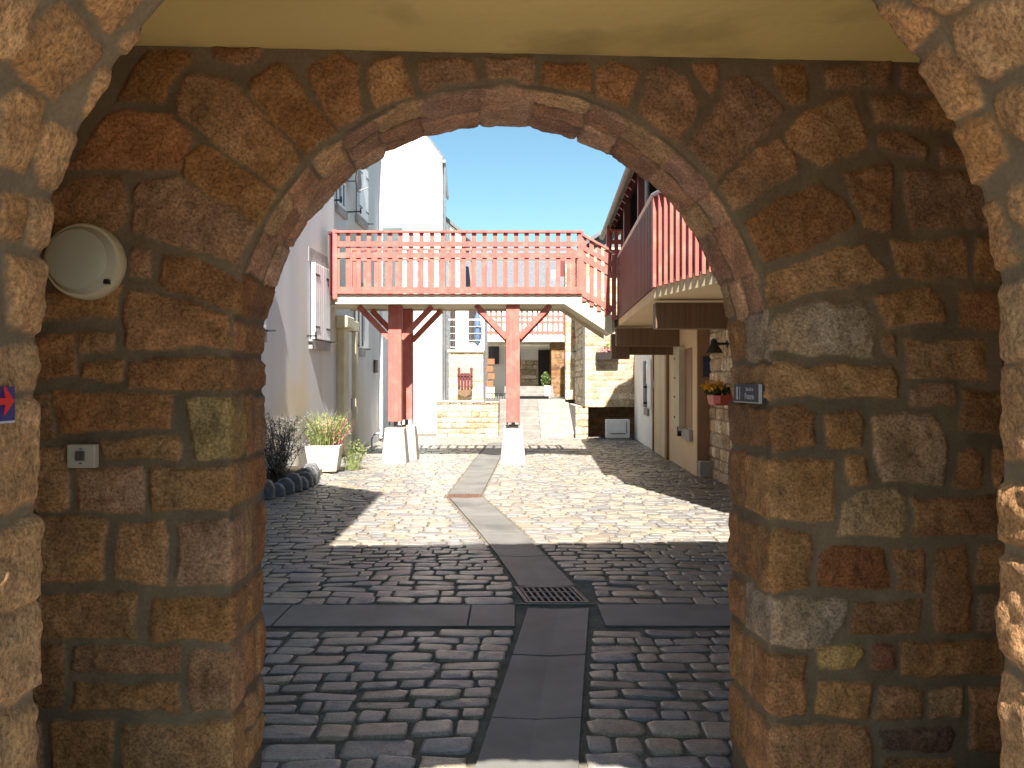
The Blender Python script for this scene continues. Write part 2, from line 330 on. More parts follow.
face_st = [
 (ZA, [(100,140),(200,45),(350,45),(355,75),(290,150),(250,245),(60,245)]), (ZA, [(440,30),(640,40),(640,65),(600,90),(520,90),(455,70)]),
 (ZA, [(330,150),(400,140),(500,160),(540,180),(580,240),(810,500),(720,600),(480,420),(310,270),(310,220)]),
 (ZA, [(590,150),(700,95),(760,140),(810,240),(940,380),(840,480),(700,350),(590,200)]),
 (ZA, [(820,110),(920,55),(1010,110),(1040,330),(960,380),(890,300),(850,220)]),
 (ZA, [(20,300),(270,290),(360,370),(350,440),(310,515),(-120,505),(-60,400)]), (ZA, [(410,410),(480,450),(700,610),(640,740),(560,690),(320,540),(340,470)]),
 (ZB, [(180,115),(365,110),(375,290),(320,330),(100,330),(80,200)]), (ZB, [(440,130),(580,120),(910,320),(860,460),(640,380),(400,320),(400,200)]),
 (ZB, [(400,400),(475,395),(475,500),(400,500)]), (ZB, [(530,400),(650,420),(830,520),(800,630),(610,580),(510,530)]),
 (ZB, [(0,570),(360,540),(350,660),(0,670)]), (ZB, [(400,560),(480,570),(790,660),(790,780),(370,780),(375,660)]),
 (ZC, [(-40,30),(160,20),(175,180),(-40,195)]), (ZC, [(180,20),(325,15),(325,75),(190,85)]), (ZC, [(200,130),(360,120),(355,200),(200,190)]),
 (ZC, [(390,125),(810,112),(815,228),(385,225)]), (ZC, [(100,250),(550,250),(555,380),(120,410)]), (ZC, [(610,265),(815,258),(815,495),(650,495),(630,400)]),
 (ZC, [(-60,250),(85,260),(90,430),(-60,430)]), (ZC, [(280,440),(580,425),(590,500),(290,515)]), (ZC, [(-60,475),(140,470),(150,710),(-60,710)]),
 (ZC, [(180,560),(440,545),(450,640),(440,700),(190,715)]), (ZC, [(480,550),(810,540),(810,705),(480,700)]),
 (ZD, [(-20,50),(210,55),(210,230),(-20,230)]), (ZD, [(255,60),(380,55),(390,245),(245,225)]), (ZD, [(420,70),(585,50),(585,240),(420,245)]),
 (ZD, [(-20,270),(305,270),(300,395),(-20,400)]), (ZD, [(355,285),(585,280),(585,400),(345,400)]), (ZD, [(130,425),(430,420),(430,495),(120,490)]),
 (ZD, [(130,525),(425,530),(430,600),(120,600)]), (ZD, [(-20,420),(95,415),(95,590),(-20,590)]), (ZD, [(460,435),(585,430),(585,600),(460,600)]),
 (ZD, [(65,635),(235,640),(240,820),(65,820)]), (ZD, [(265,650),(585,635),(585,820),(275,820)]), (ZD, [(-60,635),(35,640),(35,820),(-60,820)]),
 (ZJ, [(110,120),(150,90),(240,80),(260,150),(310,270),(190,300),(150,270)]), (ZJ, [(310,100),(380,75),(480,75),(530,110),(540,210),(350,250),(320,160)]),
 (ZJ, [(580,80),(760,80),(760,215),(740,225),(590,225)]), (ZJ, [(800,100),(980,90),(985,200),(970,260),(790,225)]),
 (ZE, [(150,110),(200,85),(310,130),(250,310),(150,275)]), (ZE, [(340,140),(400,110),(480,140),(540,240),(530,300),(440,430),(300,330),(320,230)]),
 (ZE, [(520,90),(610,90),(630,150),(600,205),(530,140)]), (ZE, [(660,150),(740,140),(870,270),(840,340),(700,470),(580,575),(450,470),(560,330),(640,220)]),
 (ZE, [(840,110),(960,95),(985,130),(960,240),(900,250),(850,190)]), (ZE, [(870,390),(920,450),(930,520),(650,690),(600,600),(780,420)]),
 (ZF, [(85,370),(160,290),(320,215),(350,240),(390,400),(370,430),(230,490),(110,430)]), (ZF, [(250,110),(490,95),(495,190),(240,185)]),
 (ZF, [(545,110),(700,110),(720,200),(545,195)]), (ZF, [(420,235),(620,230),(850,240),(850,350),(430,330)]), (ZF, [(440,380),(560,375),(650,420),(640,470),(440,420)]),
 (ZF, [(700,430),(900,420),(900,510),(700,490)]), (ZF, [(320,520),(490,485),(510,560),(500,740),(400,750),(370,680)]),
 (ZF, [(555,520),(640,530),(980,540),(980,730),(585,740),(560,640)]),
 (ZG, [(50,120),(230,0),(400,-75),(490,0),(530,100),(400,165),(130,255),(90,180)]), (ZG, [(140,310),(400,210),(570,170),(660,280),(640,300),(390,360),(170,415)]),
 (ZG, [(665,160),(960,160),(970,300),(780,300),(700,300)]), (ZG, [(600,380),(820,335),(880,430),(880,470),(660,510)]),
 (ZG, [(195,500),(230,450),(420,400),(570,420),(610,500),(600,615),(430,610),(190,590)]), (ZG, [(940,370),(1200,370),(1200,510),(940,500)]),
 (ZG, [(1010,160),(1200,160),(1200,320),(1010,320)]), (ZG, [(635,545),(690,545),(690,620),(640,600)]), (ZG, [(730,560),(1050,550),(1060,700),(730,700)]),
 (ZG, [(190,650),(670,650),(690,700),(680,785),(440,780),(190,770)]),
 (ZH, [(160,100),(300,100),(380,130),(370,260),(200,270),(165,210)]), (ZH, [(420,130),(560,125),(565,265),(420,265)]),
 (ZH, [(600,150),(740,135),(830,150),(880,200),(885,410),(640,410),(620,300)]), (ZH, [(740,50),(790,20),(915,20),(915,105),(740,105)]),
 (ZH, [(950,40),(1160,40),(1160,200),(950,200)]), (ZH, [(175,300),(320,320),(450,325),(440,550),(175,545)]), (ZH, [(495,310),(580,300),(580,410),(510,410)]),
 (ZH, [(940,280),(1000,270),(1040,310),(1030,420),(930,415)]), (ZH, [(1080,270),(1200,270),(1200,420),(1080,420)]), (ZH, [(480,480),(560,440),(690,445),(725,470),(710,615),(460,610)]),
 (ZH, [(755,470),(1100,450),(1100,615),(750,610)]), (ZH, [(185,595),(350,595),(355,820),(190,840)]), (ZH, [(390,690),(430,660),(650,670),(660,820),(390,820)]),
 (ZH, [(690,670),(795,670),(795,840),(690,830)]), (ZH, [(850,675),(970,670),(985,830),(985,985),(850,985),(830,830)]), (ZH, [(1015,660),(1190,660),(1190,800),(1015,800)]),
 (ZH, [(1015,845),(1190,845),(1190,985),(1015,985)]),
 (ZI, [(190,105),(510,100),(490,200),(440,270),(330,290),(190,290)]), (ZI, [(540,110),(780,110),(775,230),(520,230)]), (ZI, [(190,330),(335,325),(340,555),(190,560)]),
 (ZI, [(380,290),(560,285),(570,310),(530,370),(400,375)]), (ZI, [(600,270),(680,270),(685,380),(600,385)]), (ZI, [(715,265),(1190,260),(1190,400),(710,400)]),
 (ZI, [(390,425),(600,430),(580,575),(380,550)]), (ZI, [(635,450),(800,455),(795,570),(610,575)]), (ZI, [(830,460),(950,450),(945,570),(825,570)]),
 (ZI, [(190,610),(480,600),(595,610),(600,820),(190,820)]), (ZI, [(640,620),(900,610),(920,640),(900,700),(640,690)]), (ZI, [(640,730),(920,730),(920,830),(640,830)]),
 (ZI, [(980,450),(1190,450),(1190,700),(980,700)]),
]
# the few stones whose own colour stands out (index -> colour)
special = {}
def zpt(z, p): return z[0] + p[0] * z[2], z[1] + p[1] * z[2]
fpolys = [[un_face(*zpt(z, p), Y3) for p in P] for z, P in face_st]
def near_stone(px, py, col):
    s0, h0 = un_face(px, py, Y3)
    k = min(range(len(fpolys)), key=lambda i: math.hypot(np.mean([p[0] for p in fpolys[i]]) - s0, np.mean([p[1] for p in fpolys[i]]) - h0))
    special[k] = col
near_stone(852, 568, (.22, .085, .035)); near_stone(883, 656, (.20, .085, .05)); near_stone(918, 740, (.14, .075, .05))
near_stone(823, 330, (.32, .235, .165)); near_stone(808, 620, (.31, .225, .16)); near_stone(840, 657, (.37, .24, .095))
near_stone(125, 75, (.24, .12, .045)); near_stone(212, 430, (.30, .205, .09)); near_stone(912, 455, (.31, .205, .13))
near_stone(140, 140, (.32, .15, .07)); near_stone(130, 195, (.27, .14, .07)); near_stone(870, 515, (.35, .235, .13))
rg = np.random.RandomState(3)
def fill_rects(a0, a1, b0, b1, rh=(.16, .26), rw=(.2, .42), gap=.035, rs=rg):
    out = []; b = b0
    while b < b1:
        h = rs.uniform(*rh); a = a0 - rs.uniform(0, .3)
        while a < a1:
            w_ = rs.uniform(*rw)
            if h > rh[0] * 1.2 and w_ > .3 and rs.rand() < .18:
                out += [[(a, b), (a + w_, b), (a + w_, b + h * .45 - gap / 2), (a, b + h * .45 - gap / 2)], [(a, b + h * .45 + gap / 2), (a + w_, b + h * .45 + gap / 2), (a + w_, b + h), (a, b + h)]]
            else:
                j = lambda: rs.uniform(-.008, .008)
                out.append([(a + j(), b + j()), (a + w_ + j(), b + j()), (a + w_ + j(), b + h + j()), (a + j(), b + h + j())])
            a += w_ + gap
        b += h + gap
    return out
smin = min(p[0] for P in fpolys for p in P); smax = max(p[0] for P in fpolys for p in P)
fpolys += fill_rects(smax + .35, 3.0, -.1, 3.2) ; fpolys += [P for P in fill_rects(-3.0, smin - .4, -.1, 3.2) if max(p[0] for p in P) < smin - .03]

def fade(t, s): return np.clip(1 - t / s, 0, 1)
def arch_wall(name, ya, yb, parent, label, face_polys, intr_polys, res=.008, resv=.010, seed=1, front=-1, wmax=1.45, sp=None, detailed='a'):
    """wall between gatehouse y=ya and y=yb with the round arched opening. One welded look: face + underside + back face"""
    T = yb - ya
    nu = int(LT / res); u = np.linspace(0, LT, nu)
    # ---- underside field
    nvv = int(T / resv) + 1; v = np.linspace(0, T, nvv)
    UU, VV = np.meshgrid(u, v, indexing='ij')
    wu = UU + .009 * fbm(UU, VV, None, 11, 3, seed + 31); wv = VV + .009 * fbm(UU, VV, None, 11, 3, seed + 37)
    DI, II = field(wu, wv, intr_polys)
    if name == 'near': DI = DI + .006
    icol = stone_cols(len(intr_polys), seed + 50)
    if sp and 'icol' in sp: icol = sp['icol'](icol)
    hI, cI = relief(DI, II, UU, VV, icol, .009, .009, seed + 1)
    # ---- face field
    nw = int(wmax / res); ww = np.linspace(0, 1, nw) ** 1.0 * wmax
    UW, WW = np.meshgrid(u, ww, indexing='ij')
    px, pz, nx, nz = prof(UW); sx = px + nx * WW; sz = pz + nz * WW
    wx = sx + .011 * fbm(sx, sz, None, 9, 3, seed + 41); wz = sz + .011 * fbm(sx, sz, None, 9, 3, seed + 43)
    DF, IF = field(wx, wz, face_polys)
    fcol = stone_cols(len(face_polys), seed + 60)
    if sp and 'fcol' in sp:
        for k, c in sp['fcol'].items(): fcol[k] = c
    hF, cF = relief(DF, IF, sx, sz, fcol, .009, .009, seed + 2)
    if sp and sp.get('seam') is not None:
        am = (UW > LJ + .25) & (UW < LJ + LA - .25); sd_ = np.clip((WW - .010 - .014 * fbm(UW, WW * 0, None, 8, 3, 77)) / .008, 0, 1)
        sd_ = np.where(am, sd_, 1); cF = cF * sd_[..., None] + np.array((*MORT, 0)) * (1 - sd_[..., None]); hF = hF * (.35 + .65 * sd_)
    ed = np.clip(1 - WW / .02, 0, 1) ** 2 * .008; hF = hF - ed
    hI = hI - (np.clip(1 - VV / .02, 0, 1) ** 2 + np.clip(1 - (T - VV) / .02, 0, 1) ** 2) * .008
    # front face
    rad = WW - hI[:, :1] * fade(WW, .12)
    X = px + nx * rad; Z = pz + nz * rad; Y = ya - hF
    vs = GW(X, Y, Z).reshape(-1, 3)
    np_mesh('arch_face', vs, grid_faces(nu, nw, True), 'masonry', parent, cF.reshape(-1, 4))
    # underside
    p_x, p_z, n_x, n_z = prof(UU)
    X = p_x - n_x * hI; Z = p_z - n_z * hI; Y = ya + VV - hF[:, :1] * fade(VV, .12)
    np_mesh('arch_underside', GW(X, Y, Z).reshape(-1, 3), grid_faces(nu, nvv), 'masonry', parent, cI.reshape(-1, 4))
    # back face, coarser
    u2 = u[::3]; w2 = np.linspace(0, 1.45, 60); U2, W2 = np.meshgrid(u2, w2, indexing='ij')
    px, pz, nx, nz = prof(U2); sx = px + nx * W2; sz = pz + nz * W2
    bp = fill_rects(-2.8, 2.8, -.1, 3.4, rs=np.random.RandomState(seed + 8))
    D2, I2 = field(sx, sz, bp); h2, c2 = relief(D2, I2, sx, sz, stone_cols(len(bp), seed + 70), .014, .02, seed + 3)
    h2[:, 0] = 0
    rad = W2 - hI[::3, -1:] * fade(W2, .12)
    np_mesh('arch_back', GW(px + nx * rad, yb + h2, pz + nz * rad).reshape(-1, 3), grid_faces(len(u2), 60), 'masonry', parent, c2.reshape(-1, 4))

gate = thing('gatehouse', 'stone gatehouse with two round granite arches and an ochre ceiling between them', 'gatehouse', (0.0, 2.3, 0))
# far arch: courses on the underside continue the joints of the face
uu = np.arange(0, LT, .01); px_, pz_, nx_, nz_ = prof(uu)
_, idf = field(px_ + nx_ * .03, pz_ + nz_ * .03, fpolys, pad=.05)
ipol = []; icols = []; TF = Y4 - Y3; k0 = 0; rs = np.random.RandomState(11)
while k0 < len(uu):
    k1 = k0
    while k1 < len(uu) and idf[k1] == idf[k0]: k1 += 1
    gq = .009 if LJ + .1 < uu[k0] < LJ + LA - .1 else .012
    a, b = uu[k0] - .012 + gq, uu[k1 - 1] + .012 - gq
    if gq == .012: a += .012; b -= .012
    if idf[k0] >= 0 and b - a > .05:
        r_ = rs.rand(); cuts = [0, TF] if r_ < .12 else ([0, TF * rs.uniform(.35, .65), TF] if r_ < .75 else [0, TF * rs.uniform(.25, .4), TF * rs.uniform(.6, .75), TF])
        for q in range(len(cuts) - 1):
            v0 = cuts[q] + (.014 if q else (.022 if LJ + .2 < a < LJ + LA - .2 else -.05)); v1 = cuts[q + 1] - (.014 if q < len(cuts) - 2 else -.05)
            aa, bb = a + rs.uniform(-.008, .012), b + rs.uniform(-.012, .008)
            if bb - aa > .26 and q and rs.rand() < .5:
                mm_ = (aa + bb) / 2 + rs.uniform(-.04, .04)
                ipol += [[(aa, v0), (aa, v1), (mm_ - .014, v1), (mm_ - .014, v0)], [(mm_ + .014, v0), (mm_ + .014, v1), (bb, v1), (bb, v0)]]; icols += [-1, -1]
            else:
                ipol.append([(aa, v0), (aa, v1), (bb, v1), (bb, v0)]); icols.append(idf[k0] if q == 0 else -1)
    k0 = k1
fc = stone_cols(len(fpolys), 5 + 60)
for k, c in special.items(): fc[k] = c
def icf(ic):
    pk = np.array([(.46, .25, .16), (.40, .21, .13), (.50, .30, .20), (.36, .20, .14), (.44, .27, .15)])  # pink crown stones, made paler to carry the courtyard light in their colour
    for i, j in enumerate(icols):
        if LJ + .2 < ipol[i][0][0] < LJ + LA - .2: ic[i] = pk[i * 7 % 5] * (.85 + .3 * ((i * 37) % 10) / 10)
        elif j >= 0: ic[i] = fc[j]
    return ic
arch_wall('far', Y3, Y4, gate, None, fpolys, ipol, seed=5, sp={'fcol': special, 'icol': icf, 'seam': 1})
# near arch: stones of the underside
K1 = (680, 0, .3359); L1 = (844, 200, .1758); P1 = (0, 0, 1); A0 = (0, 0, .2539)
near_st = [
 (A0, [(-60,-10),(130,-10),(80,140),(30,220),(-60,240)]), (A0, [(45,230),(160,80),(220,30),(280,80),(390,200),(340,270),(220,360),(80,270)]),
 (A0, [(330,-30),(570,-30),(480,80),(430,105),(370,50)]), (A0, [(465,220),(500,140),(600,80),(700,80),(640,180),(500,285)]),
 (A0, [(320,430),(390,290),(490,320),(450,440),(370,530),(320,490)]), (A0, [(0,430),(70,370),(165,410),(150,540),(80,665),(-20,640)]),
 (A0, [(150,640),(170,520),(210,490),(345,590),(290,750),(160,700)]),
 (ZB, [(-5,200),(140,215),(145,260),(110,380),(0,345)]), (ZB, [(-118,190),(-30,200),(-40,330),(-118,320)]), (ZB, [(-75,430),(70,435),(85,490),(35,735),(-70,690)]),
 (P1, [(-30,356),(40,350),(40,386),(-30,386)]), (P1, [(-30,410),(40,403),(42,500),(-20,508)]), (P1, [(-30,540),(42,519),(42,592),(-30,616)]),
 (P1, [(-30,630),(42,600),(43,668),(12,700),(-30,712)]), (P1, [(-30,734),(42,702),(42,800),(-30,840)]),
 (K1, [(550,50),(640,10),(700,30),(760,80),(720,130),(650,190),(580,100)]), (K1, [(690,240),(790,150),(860,200),(890,310),(800,355),(740,300)]),
 (K1, [(795,410),(920,360),(960,470),(900,560),(845,550)]), (K1, [(700,-10),(850,-10),(790,40)]), (K1, [(820,90),(900,20),(1040,10),(1040,170),(930,220),(850,180)]),
 (K1, [(950,300),(1040,270),(1040,400),(960,370)]), (L1, [(760,40),(860,50),(930,180),(1000,330),(870,400),(840,330)]), (L1, [(970,-60),(1060,-60),(1060,130),(990,90)]),
 (P1, [(999,290),(1035,284),(1035,352),(1002,356)]), (P1, [(1001,372),(1035,365),(1035,455),(1003,462)]), (P1, [(1002,488),(1035,492),(1035,545),(1002,540)]),
 (P1, [(1002,563),(1035,566),(1035,672),(1002,652)]), (P1, [(1002,675),(1035,696),(1035,800),(1002,780)]),
]
TN = Y2 - Y1; npol = []
for z, P in near_st:
    q = [un_intr(*zpt(z, p)) for p in P]; npol.append([(a, min(b - Y1, TN + .04) if b - Y1 < TN - .02 else TN + .04) for a, b in q])
bbs = [(min(p[0] for p in P), max(p[0] for p in P), min(p[1] for p in P), max(p[1] for p in P)) for P in npol]
for P in fill_rects(0, LT, -.05, TN + .1, rh=(.17, .24), rw=(.2, .3), gap=.04):
    a0, a1, b0, b1 = P[0][0], P[1][0], P[0][1], P[2][1]
    if all(a1 < q[0] + .0 or a0 > q[1] - .0 or b1 < q[2] or b0 > q[3] for q in bbs): npol.append(P)
nface = [[(s_ , h_) for s_, h_ in P] for P in fill_rects(-2.6, 2.6, -.1, 3.4, rs=np.random.RandomState(77))]
LITE = np.array([(.34, .182, .082), (.29, .152, .066), (.35, .20, .10), (.31, .165, .078), (.32, .185, .092)])
def lite(ic):
    return LITE[np.random.RandomState(4).randint(0, len(LITE), len(ic))]
arch_wall('near', Y1, Y2, gate, None, nface, npol, seed=21, sp={'icol': lite}, wmax=1.4)

def gbox(mb, x0, x1, y0, y1, z0, z1):
    c = [GW(np.array(x), np.array(y), np.array(z)) for z in (z0, z1) for x, y in ((x0, y0), (x1, y0), (x1, y1), (x0, y1))]
    return mb.hexa([tuple(p) for p in c])
# ceiling, chamber side walls, the storey above (its top casts the shadow on the yard)
gbox(MB(), -2.32, 2.32, Y1 + .05, Y4 - .06, CEIL, CEIL + .12).build('ceiling', 'ochre', gate)
for a, b in ((-2.5, -2.2), (2.2, 2.5)): gbox(MB(), a, b, Y1 + .05, Y4 - .06, -.1, CEIL + .3).build('side_wall', 'ochre', gate)
mb = MB(); gbox(mb, -1.72, 6.5, Y1 + .004, Y4 - .004, SPR + RAD + .37, 5.75)
mb.build('upper_storey', 'render_white', gate); mb = MB(); mb.hexa([(-1.70, 1.32, 3.1), (-1.70, 3.3, 3.1), (-6.5, 3.2, 3.1), (-6.5, 1.0, 3.1), (-1.70, 1.32, 10.5), (-1.70, 3.3, 10.5), (-6.5, 3.2, 15.5), (-6.5, 1.0, 15.5)])
mb.build('tower', 'render_white', gate)
for a, b in ((-9, -2.52), (2.52, 7)): gbox(MB(), a, b, Y1 + .02, Y4 - .02, -.1, 3.4).build('outer_wall', 'render_white', gate)

# ------------------------------------------------------------------ ground
mb = MB(); mb.add([(-900, -900, -.06), (900, -900, -.06), (900, 900, -.06), (-900, 900, -.06)], [(0, 1, 2, 3)]); tag(mb.build('ground', 'earth'), kind='structure')
mb = MB(); mb.add([(-6, .5, -.014), (6, .5, -.014), (6, 27.6, -.014), (-6, 27.6, -.014)], [(0, 1, 2, 3)]); tag(mb.build('paving_bed', 'joint'), kind='structure')
ch_pts = [(.9, -.42, .02), (3.43, -.155, .276), (5.86, .115, .55)]      # y, x left, x right
ch2 = [(6.5, .055, .50), (8.2, -.22, .23), (11.55, -.88, -.42)]
ch3 = [(11.9, -.92, -.44), (17.5, -.77, -.27), (22.5, -.59, -.12)]
BAND = (5.42, 5.95)
def seg(pts, y):
    for (y0, a0, b0), (y1, a1, b1) in zip(pts[:-1], pts[1:]):
        if y0 <= y <= y1:
            t = (y - y0) / (y1 - y0); return a0 + (a1 - a0) * t, b0 + (b1 - b0) * t
def chan(y):
    for p in (ch_pts, ch2, ch3):
        r_ = seg(p, y)
        if r_: return r_
    if 5.86 <= y <= 6.5: return .03, .62
    if 11.55 < y < 11.9: return -.93, -.42
    return None
def lx(y): return -4.3 + .03 * (y - 5)
V = []; Q = []; CO = []
setpal = np.array([(.13, .135, .145), (.17, .165, .16), (.20, .182, .155), (.125, .13, .135), (.19, .178, .16), (.155, .152, .145), (.215, .19, .15), (.185, .165, .14), (.145, .148, .155)])
rs = np.random.RandomState(42)
def add_sett(x0, x1, y0, y1):
    k = sum(len(a) for a in V); cx, cy = (x0 + x1) / 2, (y0 + y1) / 2; a, b = (x1 - x0) / 2, (y1 - y0) / 2
    n = 12; t = (np.arange(n) + .5) * 2 * np.pi / n
    pw = rs.uniform(.22, .42); ca, sa = np.cos(t), np.sin(t)
    ex = np.sign(ca) * np.abs(ca) ** pw; ey = np.sign(sa) * np.abs(sa) ** pw
    jit = 1 + rs.uniform(-.09, .05, n); ex = ex * jit; ey = ey * jit
    top = rs.uniform(-.005, .006); tx, ty = rs.uniform(-.05, .05, 2)
    rings = []
    for s_, dz in ((1.0, -.045), (1.0, -.006), (.965, -.001), (.8, .0), (.4, .0005)):
        px = cx + ex * a * s_; py = cy + ey * b * s_; zz = top + dz + (tx * (px - cx) + ty * (py - cy)) + (rs.uniform(-.0018, .0018, n) if s_ < .95 else 0)
        rings.append(np.stack([px, py, zz], 1))
    rings.append(np.array([[cx, cy, top + .003]] * 1))
    V.append(np.concatenate(rings))
    fs = []
    for r_ in range(4):
        for i in range(n): fs.append((k + r_ * n + i, k + r_ * n + (i + 1) % n, k + (r_ + 1) * n + (i + 1) % n, k + (r_ + 1) * n + i))
    c = k + 5 * n
    for i in range(0, n, 2): fs.append((k + 4 * n + i, k + 4 * n + (i + 1) % n, k + 4 * n + (i + 2) % n, c))
    Q.extend(fs)
    col = setpal[rs.randint(len(setpal))] * rs.uniform(.85, 1.2) * np.array((1.24, 1.17, 1.10))
    CO.append(np.tile(col, (5 * n + 1, 1)))
y = .6; row = 0
while y < 25.0:
    d = rs.uniform(.11, .19); ym = y + d / 2
    if BAND[0] - .02 < ym < BAND[1] + .02: y = BAND[1] + .02; continue
    if y < BAND[0] < y + d: d = BAND[0] - y - .005
    if d < .07: y += d + .01; continue
    c = chan(ym); spans = [(lx(ym), 3.5)]
    if c: spans = [(lx(ym), min(c[0], (chan(y) or c)[0], (chan(y + d) or c)[0], (chan(y - .05) or c)[0], (chan(y + d + .05) or c)[0]) - .015), (max(c[1], (chan(y) or c)[1], (chan(y + d) or c)[1], (chan(y - .05) or c)[1], (chan(y + d + .05) or c)[1]) + .015, 3.5)]
    for a0, a1 in spans:
        x = a0
        while x < a1 - .07:
            w_ = rs.choice([rs.uniform(.11, .2), rs.uniform(.2, .37)])
            if a1 - (x + w_) < .1: w_ = a1 - x
            edge_f = min(1, abs(ym - BAND[0]) / .6, abs(ym - BAND[1]) / .6)
            wob = edge_f * .035 * math.sin(x * 1.1 + row * .05) + edge_f * .02 * math.sin(x * 2.9 + row * .11)
            i0, i1 = rs.uniform(-.006, .016, 2)
            add_sett(x + .004, x + w_ - .006, y + wob + .004 + i0, y + wob + d - .004 - i1)
            x += w_
    y += d; row += 1
tag(np_mesh('cobblestone_paving', np.concatenate(V), np.array(Q), 'sett', None, np.concatenate(CO)), kind='structure')
# smooth drainage slabs: V-shaped strip in separate lengths
def strip(mb, pts, step):
    ys = [pts[0][0]]
    while ys[-1] < pts[-1][0] - .3: ys.append(min(ys[-1] + step * random.uniform(.85, 1.15), pts[-1][0]))
    ys[-1] = pts[-1][0]
    for y0, y1 in zip(ys[:-1], ys[1:]):
        g = .006; a0, b0 = seg(pts, y0 + g); a1, b1 = seg(pts, y1 - g); m0, m1 = (a0 + b0) / 2, (a1 + b1) / 2; z = random.uniform(-.002, .002)
        mb.add([(a0, y0 + g, z + .004), (m0, y0 + g, z - .006), (b0, y0 + g, z + .004), (a1, y1 - g, z + .004), (m1, y1 - g, z - .006), (b1, y1 - g, z + .004),
                (a0, y0 + g, -.04), (m0, y0 + g, -.04), (b0, y0 + g, -.04), (a1, y1 - g, -.04), (m1, y1 - g, -.04), (b1, y1 - g, -.04)],
               [(0, 1, 4, 3), (1, 2, 5, 4), (0, 6, 7, 1), (1, 7, 8, 2), (3, 4, 10, 9), (4, 5, 11, 10), (0, 3, 9, 6), (2, 8, 11, 5)])
mb = MB(); strip(mb, ch_pts, 1.05); strip(mb, ch2, 1.3); strip(mb, ch3, 1.6)
tag(mb.build('drainage_channel', 'channel', bevel=.003), kind='structure')
mb = MB()
for a, b in ((-4.4, -3.1), (-3.09, -1.6), (-1.59, -.3), (-.29, .02), (.62, 1.7), (1.71, 3.5)): mb.box(a, b, BAND[0] + .005, BAND[1] - .005, -.04, .002 + random.uniform(-.002, .002))
mb.box(.03, .61, 5.96, 5.985, -.04, .003)
tag(mb.build('paving_band', 'channel', bevel=.004), kind='structure')

def grate(name, label, x0, x1, y0, y1, nx, ny, mat, skew=0):
    g = thing(name, label, 'drain grate', ((x0 + x1) / 2, y0, 0))
    mb = MB(); f = .028
    sk = lambda yy: skew * (yy - y0)
    def bx(a, b, c, d, z0, z1): mb.hexa([(a + sk(c), c, z0), (b + sk(c), c, z0), (b + sk(d), d, z0), (a + sk(d), d, z0), (a + sk(c), c, z1), (b + sk(c), c, z1), (b + sk(d), d, z1), (a + sk(d), d, z1)])
    bx(x0, x1, y0, y0 + f, -.03, .006); bx(x0, x1, y1 - f, y1, -.03, .006); bx(x0, x0 + f, y0 + f, y1 - f, -.03, .0055); bx(x1 - f, x1, y0 + f, y1 - f, -.03, .0055)
    mb.build('frame', mat, g)
    mb = MB()
    for i in range(1, nx): x = x0 + (x1 - x0) * i / nx; bx(x - .009, x + .009, y0 + f, y1 - f, -.02, .004)
    for j in range(1, ny): yy = y0 + (y1 - y0) * j / ny; bx(x0 + f, x1 - f, yy - .009, yy + .009, -.02, .0035)
    mb.build('bars', mat, g)
    mb = MB(); mb.add([(x0, y0, -.012), (x1, y0, -.012), (x1 + sk(y1), y1, -.012), (x0 + sk(y1), y1, -.012)], [(0, 1, 2, 3)]); mb.build('sump', 'void', g); return g
grate('drain_grate', 'square iron drain grate in the shaded paving where the channel bends', .10, .57, 5.99, 6.46, 10, 3, 'iron', -.18).__setitem__('group', 'drain grates in the channel')
grate('drain_grate', 'rusty brown drain grate set in the sunlit channel further up the yard', -.92, -.44, 11.58, 11.88, 12, 2, 'rust').__setitem__('group', 'drain grates in the channel')

# ------------------------------------------------------------------ generic walls
def Wb(mb, fn, y0, y1, o0, o1, h0, h1):   # box hugging a wall line x=fn(y), offset outwards o (towards +x * sgn baked into fn)
    return mb.hexa([(fn(y0, o0), y0, h0), (fn(y0, o1), y0, h0), (fn(y1, o1), y1, h0), (fn(y1, o0), y1, h0),
                    (fn(y0, o0), y0, h1), (fn(y0, o1), y0, h1), (fn(y1, o1), y1, h1), (fn(y1, o0), y1, h1)])
def stone_panel(name, parent, p0, p1, h0, h1, seed, res=.035, rh=(.13, .24), rw=(.2, .55), pal=PAL, mat='masonry_far', gap=.022, mort=MORT):
    """vertical masonry sheet from p0 to p1 (x,y) as seen from its right-hand side; real relief"""
    p0 = np.array(p0, float); p1 = np.array(p1, float); L = np.linalg.norm(p1 - p0); d = (p1 - p0) / L; nrm = np.array((d[1], -d[0]))
    na, nb = max(2, int(L / res)), max(2, int((h1 - h0) / res)); A, B = np.meshgrid(np.linspace(0, L, na), np.linspace(h0, h1, nb), indexing='ij')
    P = fill_rects(-.1, L + .1, h0 - .05, h1 + .1, rh, rw, gap, np.random.RandomState(seed))
    D, I = field(A, B, P); h, c = relief(D, I, A, B, stone_cols(len(P), seed, pal, .2), .014, .02, seed, mort=mort)
    X = p0[0] + d[0] * A + nrm[0] * h; Y = p0[1] + d[1] * A + nrm[1] * h
    return np_mesh(name, np.stack([X, Y, B], -1).reshape(-1, 3), grid_faces(na, nb, True), mat, parent, c.reshape(-1, 4))
PALE = np.array([(.48, .38, .25), (.52, .43, .30), (.44, .33, .21), (.55, .47, .35), (.40, .29, .19)])
